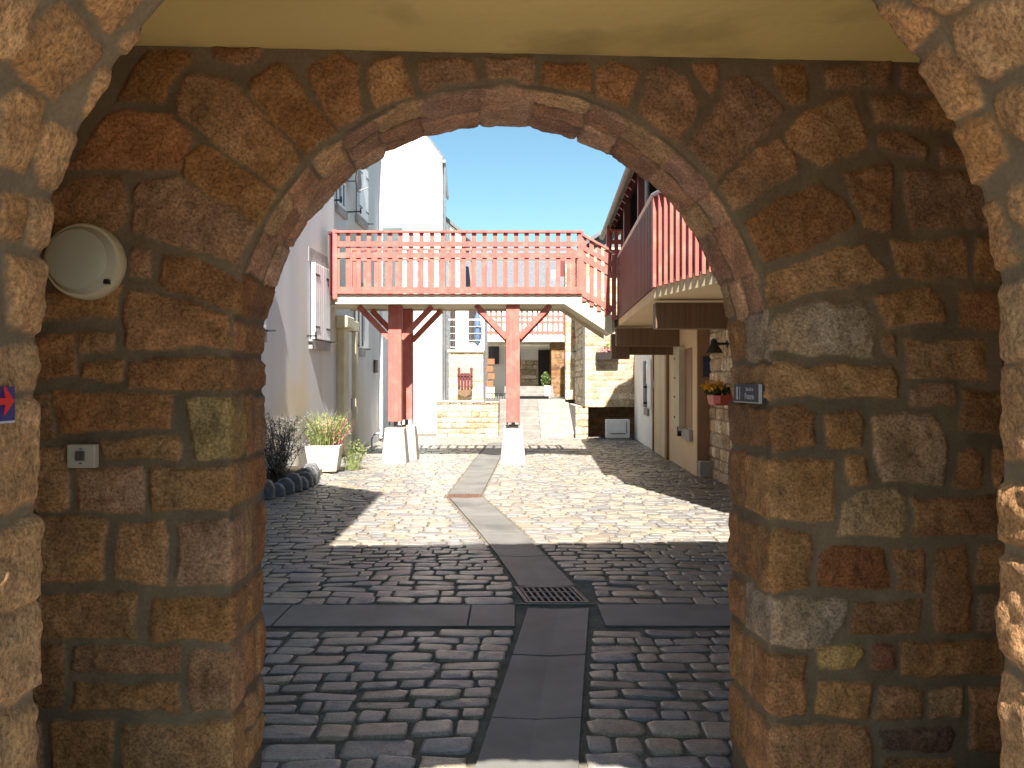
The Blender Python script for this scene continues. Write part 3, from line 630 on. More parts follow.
# ------------------------------------------------------------------ left house
lh = thing('rendered_house', 'tall grey rendered house with white shutters along the left of the yard', 'house', (-4.0, 12, 0))
def L1f(y, o): return -3.78 + .058 * (y - 15) + o
def L2f(y, o): return -3.95 + .04 * (y - 17) + o
mb = MB(); mb.hexa([(L1f(3.5, 0), 3.5, 0), (L1f(16.9, 0), 16.9, 0), (-9, 16.9, 0), (-9, 3.5, 0), (L1f(3.5, 0), 3.5, 10.5), (L1f(16.9, 0), 16.9, 10.5), (-9, 16.9, 10.5), (-9, 3.5, 10.5)])
mb.hexa([(L2f(16.9, 0), 16.903, 0), (L2f(23, 0), 23, 0), (-8.9, 23, 0), (-8.9, 16.903, 0), (L2f(16.9, 0), 16.903, 10.4), (L2f(23, 0), 23, 10.4), (-8.9, 23, 10.4), (-8.9, 16.903, 10.4)])
mb.build('wall', 'render_grey', lh)
mb = MB(); Wb(mb, L1f, 3.6, 16.95, -5, .25, 10.5, 10.7); Wb(mb, L2f, 17.0, 23.2, -5, .25, 10.4, 10.6); mb.build('roof', 'slate', lh)
def shutter(mb, fn, y0, y1, h0, h1, o=.02, t=.035):
    Wb(mb, fn, y0, y1, o, o + t, h0, h1)
    n = max(2, int((y1 - y0) / .11))
    for i in range(n):   # boards
        a = y0 + (y1 - y0) * i / n; Wb(mb, fn, a + .006, a + (y1 - y0) / n - .006, o + t, o + t + .006, h0 + .01, h1 - .01)
def window(fn, y0, y1, h0, h1, closed=True, open_right=False, lint=True):
    wn = MB(); Wb(wn, fn, y0, y1, 0, .02, h0, h1); wn = wn.build('window', 'glass', lh)
    fr = MB()
    for a, b in ((y0, y0 + .05), (y1 - .05, y1), ((y0 + y1) / 2 - .03, (y0 + y1) / 2 + .03)): Wb(fr, fn, a, b, .02, .05, h0, h1)
    for a, b in ((h0, h0 + .05), (h1 - .05, h1)): Wb(fr, fn, y0 + .05, (y0 + y1) / 2 - .03, .02, .045, a, b); Wb(fr, fn, (y0 + y1) / 2 + .03, y1 - .05, .02, .045, a, b)
    fr.build('frame', 'white_paint', wn)
    sm = MB(); Wb(sm, fn, y0 - .1, y1 + .1, -.05, .07, h0 - .2, h0 - .02); sm.build('sill', 'lilac_stone', wn, bevel=.008)
    if lint: sm = MB(); Wb(sm, fn, y0 - .12, y1 + .12, -.05, .012, h1, h1 + .27); sm.build('lintel', 'lilac_stone', wn)
    ym = (y0 + y1) / 2
    pairs = [(y0 + .01, ym - .005), (ym + .005, y1 - .01)] if closed else ([(y1 + .02, y1 + .02 + (y1 - y0) / 2)] if open_right else [])
    for a, b in pairs:
        s_ = MB(); shutter(s_, fn, a, b, h0, h1, .055 if closed else .02); s_ = s_.build('shutter', 'white_paint', wn)
    if closed:
        for h in (h0 + .22, h1 - .22):
            for a, b in ((y0 - .02, y0 + .28), (y1 - .28, y1 + .02)): hg = MB(); Wb(hg, fn, a, b, .096, .104, h - .02, h + .02); hg.build('hinge', 'black', wn)
    hg = MB()
    Wb(hg, fn, y1 + .08, y1 + .11, 0, .2, h0 - .03, h0); hg.build('shutter_hook', 'black', wn); hg = MB(); Wb(hg, fn, y0 - .22, y0 - .19, 0, .18, h0 + .02, h0 + .05); Wb(hg, fn, y0 - .22, y0 - .19, .15, .18, h0 - .02, h0 + .12)
    hg.build('shutter_hook', 'black', wn)
window(L1f, 15.3, 16.3, 2.45, 3.87)
window(L1f, 11.8, 12.75, 2.45, 3.87)
window(L2f, 19.9, 20.8, 2.5, 3.9, closed=False, open_right=True)
window(L2f, 20.1, 21.1, 5.75, 7.05)
window(L2f, 18.2, 18.9, 5.6, 6.2, closed=False, lint=False)
mb = MB(); Wb(mb, L2f, 18.25, 18.75, 0, .16, 0, 2.85); Wb(mb, L2f, 19.5, 19.75, 0, .14, 0, 2.85)
pl = mb.build('door_surround', 'cream_pale', lh, bevel=.02)
mb = MB(); Wb(mb, L2f, 18.15, 18.85, 0, .26, 2.85, 3.12); Wb(mb, L2f, 18.85, 19.85, 0, .14, 2.85, 3.1); mb.build('capital', 'cream_pale', pl, bevel=.03)
dr = MB(); Wb(dr, L2f, 18.76, 19.49, 0, .05, 0, 2.84); dr = dr.build('door', 'render_white', lh)
mb = MB(); Wb(mb, L2f, 19.38, 19.42, .05, .1, 1.0, 1.25); mb.build('handle', 'metal', dr)
mb = MB(); x = L2f(22.75, .09); mb.tube([(x, 22.75, .1), (x, 22.75, 10.3)], .05, 10)
for h in (1.2, 3.4, 5.8, 8): mb.lathe([(.06, 0), (.06, .05)], (x, 22.75, h), 10)
mb.build('downpipe', 'white_paint', lh, smooth=True)
mb = MB(); Wb(mb, L2f, 22.15, 22.35, 0, .08, 1.9, 2.25); mb.build('meter_box', 'dark', lh)
# satellite dish
sx = L2f(19.2, 0)
sdh = thing('satellite_dish', 'small pale round satellite dish high on the grey rendered wall beside the shutters', 'satellite dish', (sx, 19.2, 6.35))
mb = MB(); mb.lathe([(.02, .0), (.16, .02), (.27, .07), (.285, .09), (.27, .085), (.16, .035), (.02, .015)], (sx + .2, 19.2, 6.35), 24, 'x'); mb.build('dish', 'lilac_stone', sdh, smooth=True)
mb = MB(); mb.tube([(sx, 19.2, 6.35), (sx + .2, 19.2, 6.35)], .02); mb.tube([(sx + .22, 19.2, 6.1), (sx + .5, 19.2, 6.2)], .012); mb.build('bracket', 'metal', sdh)

# ------------------------------------------------------------------ white gable house and the one behind it
wh = thing('gable_house', 'tall bright white gable house behind the left end of the footbridge', 'house', (-4.4, 26.5, 0))
mb = MB()
pf = [(-7, 0), (-2.26, 0), (-2.26, 8.9), (-4.5, 11.95), (-7, 8.9)]
bk = [(-7, 0), (-2.62, 0), (-2.62, 8.9), (-4.7, 11.95), (-7, 8.9)]
mb.add([(a, 26.5, b) for a, b in pf] + [(a, 32, b) for a, b in bk], [(0, 1, 2, 3, 4), (9, 8, 7, 6, 5)] + [(i, (i + 1) % 5, 5 + (i + 1) % 5, 5 + i) for i in range(5)]); mb.build('wall', 'render_white', wh)
mb = MB()
for a, b, sg in ((pf[2], bk[2], 1), (pf[4], bk[4], -1)):
    mb.hexa([(a[0] + .04 * sg, 26.62, a[1] - .03), (pf[3][0], 26.62, 11.97), (bk[3][0], 32.1, 11.97), (b[0] + .04 * sg, 32.1, b[1] - .03),
             (a[0] + .04 * sg, 26.62, a[1] + .09), (pf[3][0], 26.62, 12.09), (bk[3][0], 32.1, 12.09), (b[0] + .04 * sg, 32.1, b[1] + .09)])
mb.build('roof', 'slate', wh)
mb = MB(); mb.tube([(-2.2, 26.56, 8.82), (-2.5, 31.9, 8.82)], .055, 8); mb.tube([(-2.19, 26.7, 8.8), (-2.2, 26.7, .1)], .04, 8); mb.build('gutter', 'metal', wh, smooth=True)
rh_ = thing('gable_house', 'white gable end with a slate verge, half hidden behind the tall white house', 'house', (-4, 32.5, 0))
mb = MB()
pf = [(-7, 0), (-1.9, 0), (-1.9, 7.45), (-4.4, 9.55), (-7, 7.5)]; bk = [(-7, 0), (-2.3, 0), (-2.3, 7.45), (-4.6, 9.55), (-7, 7.5)]
mb.add([(a, 32.5, b) for a, b in pf] + [(a, 37, b) for a, b in bk], [(0, 1, 2, 3, 4), (9, 8, 7, 6, 5)] + [(i, (i + 1) % 5, 5 + (i + 1) % 5, 5 + i) for i in range(5)]); mb.build('wall', 'render_white', rh_)
mb = MB()
for k, (x0, z0) in enumerate(((-1.62, 7.25), (-7.1, 7.4))):
    mb.hexa([(x0, 32.38, z0), (-4.4, 32.38, 9.58), (-4.6, 37, 9.58), (x0 - .35, 37, z0), (x0, 32.38, z0 + .14), (-4.4, 32.38, 9.72), (-4.6, 37, 9.72), (x0 - .35, 37, z0 + .14)])
mb.build('roof', 'slate', rh_)
# ------------------------------------------------------------------ far slate-roofed house on the terrace
TZ = 1.09
fh = thing('slate_roofed_house', 'low house with a long grey slate roof and red lattice balcony closing the yard', 'house', (1, 35, TZ))
mb = MB(); mb.box(-2.1, 5, 35, 40, TZ - .2, 5.55); mb.build('wall', 'render_white', fh)
stone_panel('stone_facing', fh, (-.2, 34.97), (1.1, 34.97), TZ, 2.6, 71, pal=PALE)
mb = MB(); mb.hexa([(-2.2, 34.7, 5.45), (5.2, 34.7, 5.45), (5.2, 38, 7.15), (-2.2, 38, 7.15), (-2.2, 34.7, 5.57), (5.2, 34.7, 5.57), (5.2, 38, 7.27), (-2.2, 38, 7.27)])
mb.hexa([(-2.2, 38, 7.15), (5.2, 38, 7.15), (5.2, 41, 5.4), (-2.2, 41, 5.4), (-2.2, 38, 7.27), (5.2, 38, 7.27), (5.2, 41, 5.52), (-2.2, 41, 5.52)])
mb.build('roof', 'slate', fh)
ck = MB(); ck.box(2.05, 2.35, 36.2, 36.8, 5.9, 7.3); ck.box(2.0, 2.4, 36.15, 36.85, 7.3, 7.38); ck.build('chimney', 'red_dark', fh)
ck = MB(); ck.box(1.72, 1.9, 36.0, 36.3, 5.9, 6.6); ck.build('vent', 'white_paint', fh)
mb = MB(); mb.box(1.12, 1.75, 34.9, 34.995, TZ, 3.05); mb.build('door', 'dark', fh)
for q in ((-1.0, -.55, 2.45, 3.2), (-1.9, -1.5, 3.9, 4.8), (.1, .35, 2.3, 3.0)): mb = MB(); mb.box(q[0], q[1], 34.9, 34.99, q[2], q[3]); mb.build('window', 'glass', fh)
stone_panel('pillar', fh, (1.58, 32.9), (2.25, 32.9), TZ, 3.3, 72, pal=PAL * .8); 
mb = MB(); mb.box(1.6, 2.25, 32.93, 34.9, TZ, 3.3); mb.build('pillar_side', 'brown', fh)
mb = MB(); mb.box(-1.3, 2.3, 32.6, 34.9, 3.28, 3.55); bal = mb.build('balcony', 'cream_pale', fh)
def lattice(mb, x0, x1, y, zb, zt, sp=.21, sw=.085, rails=(0, -.16, -.38), slope=None, teeth=.05):
    """red slatted railing facing -y; slope = drop over the run"""
    H = lambda x: 0 if slope is None else slope * (x - x0)
    n = max(1, int(round((x1 - x0) / sp)))
    for i in range(n + 1):
        x = x0 + (x1 - x0) * i / n
        xa, xb = x - sw / 2, x + sw / 2
        mb.hexa([(xa, y - .012, zb - teeth + H(x)), (xb, y - .012, zb - teeth + H(x)), (xb, y + .012, zb - teeth + H(x)), (xa, y + .012, zb - teeth + H(x)),
                 (xa, y - .012, zt + H(x)), (xb, y - .012, zt + H(x)), (xb, y + .012, zt + H(x)), (xa, y + .012, zt + H(x))])
    def rail(z0, z1, d0, d1): mb.hexa([(x0 - .04, y + d0, z0), (x1 + .04, y + d0, z0 + H(x1)), (x1 + .04, y + d1, z0 + H(x1)), (x0 - .04, y + d1, z0), (x0 - .04, y + d0, z1), (x1 + .04, y + d0, z1 + H(x1)), (x1 + .04, y + d1, z1 + H(x1)), (x0 - .04, y + d1, z1)])
    rail(zt, zt + .045, -.06, .06)
    rail(zt - .27, zt - .17, -.034, -.0125); rail(zt - .49, zt - .39, -.034, -.0125); rail(zb, zb + .13, -.034, -.0125)
mb = MB(); lattice(mb, -1.25, 2.25, 32.66, 3.58, 4.5); mb.build('railing', 'red', bal)

# ------------------------------------------------------------------ terrace, steps, ramp at the end
mb = MB(); mb.box(-2.3, 2.35, 27.6, 60, -.05, TZ); tag(mb.build('terrace', 'channel'), kind='structure')
mb = MB()
for i in range(6): mb.box(-.4, .86, 24.6 + i * .5, 27.62, i * .18 - .03, (i + 1) * .18 + .006)
tag(mb.build('steps', 'step_stone', bevel=.01), kind='structure')
mb = MB(); mb.hexa([(.87, 24.4, -.03), (1.88, 24.4, -.03), (1.88, 27.62, -.03), (.87, 27.62, -.03), (.87, 24.4, -.02), (1.88, 24.4, -.02), (1.88, 27.62, TZ + .003), (.87, 27.62, TZ + .003)])
tag(mb.build('ramp', 'step_stone'), kind='structure')
mb = MB()
for i in range(3): mb.box(-.3, 1.6, 31 + i * .45, 33, TZ, TZ + (i + 1) * .14)
tag(mb.build('steps', 'step_stone', bevel=.01), kind='structure')
fn_ = thing('low_fence', 'short black iron fence on the edge of the raised terrace', 'fence', (-.2, 27.7, TZ))
mb = MB()
for i in range(8): mb.box(-.85 + i * .085, -.825 + i * .085, 27.7, 27.72, TZ, TZ + .17)
mb.build('bars', 'black', fn_)
mb = MB(); mb.box(-.87, -.2, 27.69, 27.73, TZ + .17, TZ + .2); mb.build('rail', 'black', fn_)
kb = thing('trough', 'long low black metal trough lying along the terrace edge by the steps', 'trough', (.7, 27.9, TZ))
mb = MB(); mb.box(-.15, 1.25, 27.9, 28.0, TZ, TZ + .08); mb.box(-.18, 1.28, 27.87, 28.03, TZ + .08, TZ + .10); mb.build('body', 'black', kb)
# low stone wall on the left of the steps
gw = thing('stone_wall', 'low sunlit stone retaining wall at the foot of the terrace house', 'wall', (-1.4, 25, 0))
mb = MB(); mb.box(-2.3, -.42, 25.03, 27.5, -.03, 1.0); mb.build('core', 'concrete', gw)
stone_panel('masonry', gw, (-2.3, 25), (-.42, 25), -.03, 1.03, 81, res=.02, rh=(.12, .2), pal=PALE, gap=.03)
mb = MB(); mb.box(-2.32, -.85, 24.96, 25.5, 1.03, 1.09); mb.box(-.84, -.40, 24.96, 25.5, 1.03, 1.055); mb.build('coping', 'concrete', gw, bevel=.01)
# terrace house
th_ = thing('terrace_house', 'small stone-fronted terrace house with a grey wire balustrade left of the steps', 'house', (-1.5, 26.3, 0))
mb = MB(); mb.box(-2.02, -.93, 26.33, 28.4, .9, 2.62); mb.build('body', 'render_white', th_)
stone_panel('stone_front', th_, (-2.02, 26.3), (-.93, 26.3), .95, 2.62, 82, res=.025, pal=PALE * 1.1, mort=np.array((.42, .36, .28)))
mb = MB(); mb.box(-2.06, -.9, 26.24, 28.4, 2.62, 2.7); mb.build('slab', 'cream_pale', th_)
mb = MB(); mb.box(-2.35, -.95, 28.4, 32, 1.0, 4.9); mb.build('rear_wall', 'render_white', th_)
for q in ((-1.5, -1.22, 3.05, 4.15), (-2.2, -1.95, 2.71, 4.2)): mb = MB(); mb.box(q[0], q[1], 28.36, 28.395, q[2], q[3]); mb.build('window', 'dark', th_)
mb = MB(); mb.box(-2.42, -2.03, 26.9, 27.1, 1.0, 4.0); mb.build('shaded_gap_panel', 'slate', th_)  # dark panel standing in for the shade of the gap between the houses
mb = MB()
for i in range(8): x = -2.0 + i * .135; mb.tube([(x, 26.3, 2.7), (x, 26.3, 3.66)], .008, 6)
for h in (2.78, 3.0, 3.22, 3.44): mb.tube([(-2.0, 26.3, h), (-1.0, 26.3, h)], .006, 6)
mb.tube([(-2.02, 26.3, 3.66), (-.96, 26.3, 3.66)], .02, 8); mb.tube([(-2.0, 26.3, 2.7), (-2.0, 26.3, 3.66)], .018, 8); mb.tube([(-.98, 26.3, 2.7), (-.98, 26.3, 3.66)], .018, 8)
mb.build('balustrade', 'metal', th_, smooth=True)
pa = thing('parasol', 'folded blue parasol standing at the corner of the terrace balustrade', 'parasol', (-1.12, 26.6, 2.7))
mb = MB(); mb.lathe([(.03, 0), (.10, .1), (.12, .45), (.09, .9), (.02, 1.12)], (-1.12, 26.6, 2.85), 12); mb.build('canopy', 'blue_cloth', pa, smooth=True)
mb = MB(); mb.tube([(-1.12, 26.6, 2.7), (-1.12, 26.6, 4.05)], .018, 8); mb.box(-1.25, -1.0, 26.48, 26.72, 2.7, 2.76); mb.build('pole', 'metal', pa)
bt = thing('wall_planter', 'dark red slatted wall planter with a rounded foot on the pale stone front', 'planter', (-1.53, 26.25, 1.45))
mb = MB()
for i in range(5):
    x = -1.74 + i * .1; t_ = 2.05 if i not in (0, 4) else 2.13
    mb.box(x, x + .085, 26.2, 26.26, 1.4 + .05 * abs(i - 2) ** 1.3, t_ - (.1 if i in (1, 2, 3) else 0))
mb.box(-1.75, -1.26, 26.17, 26.2, 1.85, 1.93); mb.build('slats', 'red_dark', bt)
mb = MB(); mb.prism([(-1.74, 1.42), (-1.69, 1.28), (-1.6, 1.21), (-1.44, 1.21), (-1.33, 1.28), (-1.27, 1.42)], 26.05, 26.26); mb.build('trough', 'brown', bt)
# ------------------------------------------------------------------ stone house closing the right-hand end
eh = thing('stone_house', 'sunlit coursed stone house end above a dark recess at the right back of the yard', 'house', (2.9, 24.5, 0))
stone_panel('upper_wall', eh, (2.12, 24), (4.3, 24), .93, 5.6, 91, res=.03, rh=(.1, .2), rw=(.2, .5), pal=PALE, gap=.02, mort=np.array((.40, .33, .25)))
mb = MB(); mb.box(2.12, 4.3, 24.04, 30, .96, 5.6); mb.build('wall_body', 'concrete', eh)
mb = MB(); mb.hexa([(2.0, 23.75, 5.55), (6.3, 23.75, 8.4), (6.3, 30, 8.4), (2.0, 30, 5.55), (2.0, 23.75, 5.67), (6.3, 23.75, 8.55), (6.3, 30, 8.55), (2.0, 30, 5.67)]); mb.prism([(2.15, 5.602), (4.3, 5.602), (4.3, 7.0)], 24.04, 24.2); mb.build('roof', 'slate', eh)
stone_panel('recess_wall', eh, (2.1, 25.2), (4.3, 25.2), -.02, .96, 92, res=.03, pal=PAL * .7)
stone_panel('pillar', eh, (1.86, 23.96), (2.22, 23.96), -.02, .95, 93, res=.02, rh=(.16, .2), rw=(.3, .4), pal=PALE)
mb = MB(); mb.box(1.89, 2.2, 24.0, 27.5, -.02, .95); mb.build('pillar_core', 'concrete', eh); mb = MB(); mb.box(1.8, 2.3, 27.3, 28.2, TZ, 5.6); mb.build('pier_core', 'brown_paint', eh)
stone_panel('return_wall', eh, (1.78, 27.27), (2.5, 27.27), TZ, 5.6, 94, res=.03, rh=(.14, .22), rw=(.3, .5), pal=PALE, mort=np.array((.40, .33, .25)))
stone_panel('side_wall', eh, (2.1, 27.2), (2.1, 24.04), .93, 5.6, 95, res=.04, pal=PALE)
mb = MB(); mb.tube([(2.1, 23.92, .95), (2.1, 23.92, 3.3)], .035, 8); mb.build('downpipe', 'iron', eh, smooth=True)
lt = thing('wall_lantern', 'small grey lantern on the pale stone pier left of the downpipe', 'lantern', (2.05, 27.2, 2.5))
mb = MB(); mb.taper(2.13, 27.05, 2.45, 2.65, .06, .06, .09, .09); mb.build('glass_body', 'metal', lt)
mb = MB(); mb.taper(2.13, 27.05, 2.65, 2.75, .1, .1, .02, .02); mb.bar((2.13, 27.05, 2.75), (2.13, 27.25, 2.8), .02); mb.build('hood', 'black', lt)
tp = thing('hanging_pot', 'orange terracotta pot hung high on the stone pier under the footbridge', 'flower pot', (2.14, 27.15, 2.95))
mb = MB(); mb.lathe([(.09, 0), (.13, .25), (.15, .27), (.15, .33), (.12, .33)], (2.14, 27.08, 2.95), 16); mb.build('pot', 'terracotta', tp, smooth=True)
mb = MB(); mb.lathe([(.005, 0), (.155, .005), (.155, .03), (.005, .035)], (2.14, 27.08, 3.13), 16); mb.bar((2.14, 27.08, 3.14), (2.14, 27.27, 3.14), .02); mb.build('bracket', 'black', tp)

# ------------------------------------------------------------------ plants
def blades(mb, c, n, h, spread, base, wd=.008, lean=.35, rs=random):
    for _ in range(n):
        a = rs.uniform(0, 6.283); r0 = base * math.sqrt(rs.random()); L = h * rs.uniform(.5, 1.0)
        p = Vector((c[0] + r0 * math.cos(a), c[1] + r0 * math.sin(a), c[2])); a2 = a + rs.uniform(-.7, .7)
        d = Vector((math.cos(a2), math.sin(a2), 0)) * spread * rs.uniform(.1, 1); s_ = Vector((-math.sin(a2 + rs.uniform(-1, 1)), math.cos(a2), 0)) * wd
        pts = [p + d * (t ** 1.7) + Vector((0, 0, L * (t - lean * .25 * t * t))) for t in (0, .35, .7, 1)]
        vs = []
        for q, t in zip(pts, (1, .9, .6, .08)): vs += [q - s_ * t, q + s_ * t]
        mb.add(vs, [(0, 1, 3, 2), (2, 3, 5, 4), (4, 5, 7, 6)])
def leaves(mb, c, rad, n, size, rs=random, squash=1.0):
    for _ in range(n):
        v = Vector((rs.gauss(0, 1), rs.gauss(0, 1), rs.gauss(0, 1))).normalized() * (rs.random() ** .4)
        p = Vector(c) + Vector((v.x * rad[0], v.y * rad[1], v.z * rad[2]))
        a = Vector((rs.gauss(0, 1), rs.gauss(0, 1), rs.gauss(0, 1))).normalized(); b = a.cross(Vector((rs.gauss(0, 1), rs.gauss(0, 1), rs.gauss(0, 1)))).normalized()
        s_ = size * rs.uniform(.6, 1.3)
        mb.add([p - a * s_, p + b * s_ * .45, p + a * s_, p - b * s_ * .45], [(0, 1, 2, 3)])
# planter by the left house
pt = thing('square_planter', 'white stained square planter tapering down, in front of the left house wall', 'planter', (-3.38, 14.8, 0))
mb = MB()
cx, cy = -3.40, 14.9
rot = R(4)
def rp(x, y): return cx + x * math.cos(rot) - y * math.sin(rot), cy + x * math.sin(rot) + y * math.cos(rot)
def ringq(a, z): return [(*rp(-a, -a), z), (*rp(a, -a), z), (*rp(a, a), z), (*rp(-a, a), z)]
mb.add(ringq(.24, .03) + ringq(.31, .50) + ringq(.275, .50) + ringq(.265, .42),
       [(3, 2, 1, 0)] + [(i, (i + 1) % 4, 4 + (i + 1) % 4, 4 + i) for i in range(4)] + [(4 + i, 4 + (i + 1) % 4, 8 + (i + 1) % 4, 8 + i) for i in range(4)] + [(8 + i, 8 + (i + 1) % 4, 12 + (i + 1) % 4, 12 + i) for i in range(4)])
mb.build('box', 'planter', pt, bevel=.008)
mb = MB(); mb.add(ringq(.268, .45), [(0, 1, 2, 3)]); mb.build('soil', 'soil', pt)
for a, b in ((-.17, -.17), (.17, -.17), (.17, .17), (-.17, .17)):
    q = rp(a, b); MB().box(q[0] - .04, q[0] + .04, q[1] - .04, q[1] + .04, 0, .035).build('foot', 'concrete', pt)
gp = MB(); blades(gp, (cx, cy, .45), 300, .78, .5, .24, .006); leaves(gp, (cx + .05, cy, .78), (.44, .34, .3), 520, .026)
gp = gp.build('planter_shrub', 'leaf_pale', None, loc=(cx, cy, .45)); tag(gp, 'wispy pale green shrub growing out of the white square planter', 'shrub')
gp2 = MB(); blades(gp2, (cx + .1, cy, .45), 50, .68, .5, .2, .005); leaves(gp2, (cx + .1, cy, .85), (.42, .35, .2), 60, .02); gp2.build('flower_stalks', 'pink', gp)
gp3 = MB(); blades(gp3, (cx + .45, cy + .3, .02), 90, .62, .3, .14, .005); leaves(gp3, (cx + .5, cy + .3, .34), (.2, .18, .24), 170, .026)
tag(gp3.build('low_shrub', 'leaf_pale', None, loc=(cx + .42, cy + .25, 0)), 'low green shrub on the ground just right of the white planter', 'shrub')
# flower bed edged with curved stones, bare shrub
bd = thing('stone_edging', 'curved edging of upright dark ribbed stones around a bed against the left wall', 'edging', (-3.6, 12.9, 0))
for i in range(11):
    t = i / 10; y_ = 11.1 + 2.75 * t; x_ = -3.50 + .30 * math.sin(t * 2.6) - .05 * t
    mb = MB(); a = .06; hh = .24 + .05 * math.sin(i * 2.1)
    pr = [(-.13, 0), (-.13, hh * .6), (-.08, hh * .9), (0, hh), (.08, hh * .92), (.13, hh * .6), (.14, 0)]
    mb.prism([(x_ + p[0], p[1]) for p in pr], y_ - a, y_ + a)
    mb.build('edging_stone', 'slate', bd, bevel=.02)
mb = MB(); mb.hexa([(-3.98, 11.0, 0), (-3.55, 11.0, 0), (-3.5, 14.0, 0), (-3.84, 14.0, 0), (-3.98, 11.0, .14), (-3.55, 11.0, .14), (-3.5, 14.0, .2), (-3.84, 14.0, .2)]); mb.build('bed_soil', 'soil', bd)
sl = thing('stone_slab', 'flat pale stone slab between the edging and the white planter', 'slab', (-3.45, 14.2, 0))
mb = MB(); mb.box(-3.84, -3.35, 13.95, 14.5, 0, .12); mb.build('top', 'concrete', sl, bevel=.02)
mb = MB(); mb.box(-3.83, -3.36, 13.93, 13.95, 0, .09); mb.build('front', 'brown', sl)
rsx = random.Random(5)
sb = MB(); lv = MB()
for k in range(46):
    a = rsx.uniform(0, 6.28); p = Vector((-3.62 + rsx.uniform(-.12, .12), 12.5 + rsx.uniform(-.35, .35), .16)); d = Vector((math.cos(a) * .3, math.sin(a) * .5, 1)).normalized()
    pts = [p.copy()]
    for j in range(6):
        d = (d + Vector((rsx.uniform(-.3, .3), rsx.uniform(-.3, .3), rsx.uniform(-.1, .2)))).normalized(); p = p + d * rsx.uniform(.1, .19); pts.append(p.copy())
        for _ in range(2):
            e = (d + Vector((rsx.uniform(-1, 1), rsx.uniform(-1, 1), rsx.uniform(-.3, .6)))).normalized(); sb.tube([p, p + e * rsx.uniform(.06, .16)], .0035, 4, .001)
            leaves(lv, p + e * .1, (.06, .06, .06), 5, .02, rsx)
    sb.tube(pts, .007, 5, .002)
bs = thing('twiggy_shrub', 'grey twiggy shrub in the shaded bed against the left wall', 'shrub', (-3.62, 12.5, .14))
sb.build('twigs', 'twig', bs); lv.build('foliage', 'leaf_grey', bs)
# bicycle hoop
ho = thing('bicycle_hoop', 'bent metal bicycle hoop on the ground at the far end of the left house', 'bicycle rack', (-3.4, 20.6, 0))
mb = MB(); pts = [(-3.52, 20.6, 0)] + [(-3.37 - .15 * math.cos(t * math.pi / 8), 20.6, .2 + .16 * math.sin(t * math.pi / 8)) for t in range(9)] + [(-3.22, 20.6, 0)]
mb.tube(pts, .022, 8); mb.build('hoop', 'metal', ho, smooth=True)
for a in (-3.58, -3.28): MB().box(a, a + .12, 20.54, 20.66, 0, .015).build('base_plate', 'metal', ho)

# ------------------------------------------------------------------ footbridge
fb = thing('footbridge', 'raised footbridge with red slatted railings on red timber posts across the yard', 'footbridge', (-1.0, 16.9, 0))
YF, YB = 16.1, 17.65; XL, XR, XE = -3.47, 1.315, 2.02; DT, DBt = 3.37, 3.17
mb = MB(); mb.box(XL, XR - .2, YF + .06, YB - .06, DBt + .03, DT - .02); mb.box(-3.95, XL, YF + .5, YB - .06, DBt + .03, DT - .02)
mb.prism([(XR - .2, DBt + .03), (XE, 2.62), (XE, 2.92), (XR - .2, DT - .02)], YF + .06, YB - .06); mb.build('deck', 'cream_pale', fb)
for yy in (YF, YB - .06):
    mb = MB(); mb.prism([(XL, DBt), (1.03, DBt), (1.97, 2.56), (1.97, 2.95), (XR, DT), (XL, DT)], yy, yy + .06); mb.build('fascia', 'cream_pale', fb, bevel=.006)
SL = (2.93 - DT) / (XE - XR)
mb = MB()
for h in (4.47, 4.25): mb.box(XL, XR, YB - .03, YB, h, h + .05)
n_ = int((XR - XL) / .23)
for i in range(n_ + 1): x = XL + .08 + i * .23; mb.box(x - .032, x + .032, YB - .012, YB + .012, DT, 4.48)
for x in (XL, XR): mb.box(x - .04, x + .04, YB - .05, YB + .01, DT, 4.5)
mb.prism([(XR, 4.47), (XR, 4.52), (XE, 4.09), (XE, 4.04)], YB - .03, YB); mb.build('back_railing', 'red', fb)
for yy in (YF,):
    mb = MB(); lattice(mb, XL + .05, XR, yy - .02, DT + .0, 4.56, teeth=.03); lattice(mb, XR + .1, XE - .02, yy - .02, DT - .05, 4.50, slope=SL, sp=.16, teeth=.1)
    mb.box(XL - .04, XL + .05, yy - .06, yy + .06, DBt + .1, 4.62); mb.box(XR - .02, XR + .09, yy - .05, yy + .04, DT, 4.6)
    mb.build('railing', 'red', fb)
mb = MB(); mb.box(-3.62, -3.5, 16.35, 16.47, DT - .1, 4.62); mb.box(-3.62, -3.56, 16.1, 16.35, 4.55, 4.6)
for i in range(3): mb.box(-3.6, -3.575, 16.12 + i * .09, 16.18 + i * .09, DT, 4.55)
mb.build('end_rail', 'red_dark', fb)
mb = MB()
for i in range(4):
    x = XR + .1 + i * .17; mb.box(x, x + .2, YF + .08, YB - .08, DT - .08 - (i + 1) * .1, DT - .03 - (i + 1) * .1 + .02)
mb.build('stair_treads', 'cream_pale', fb)
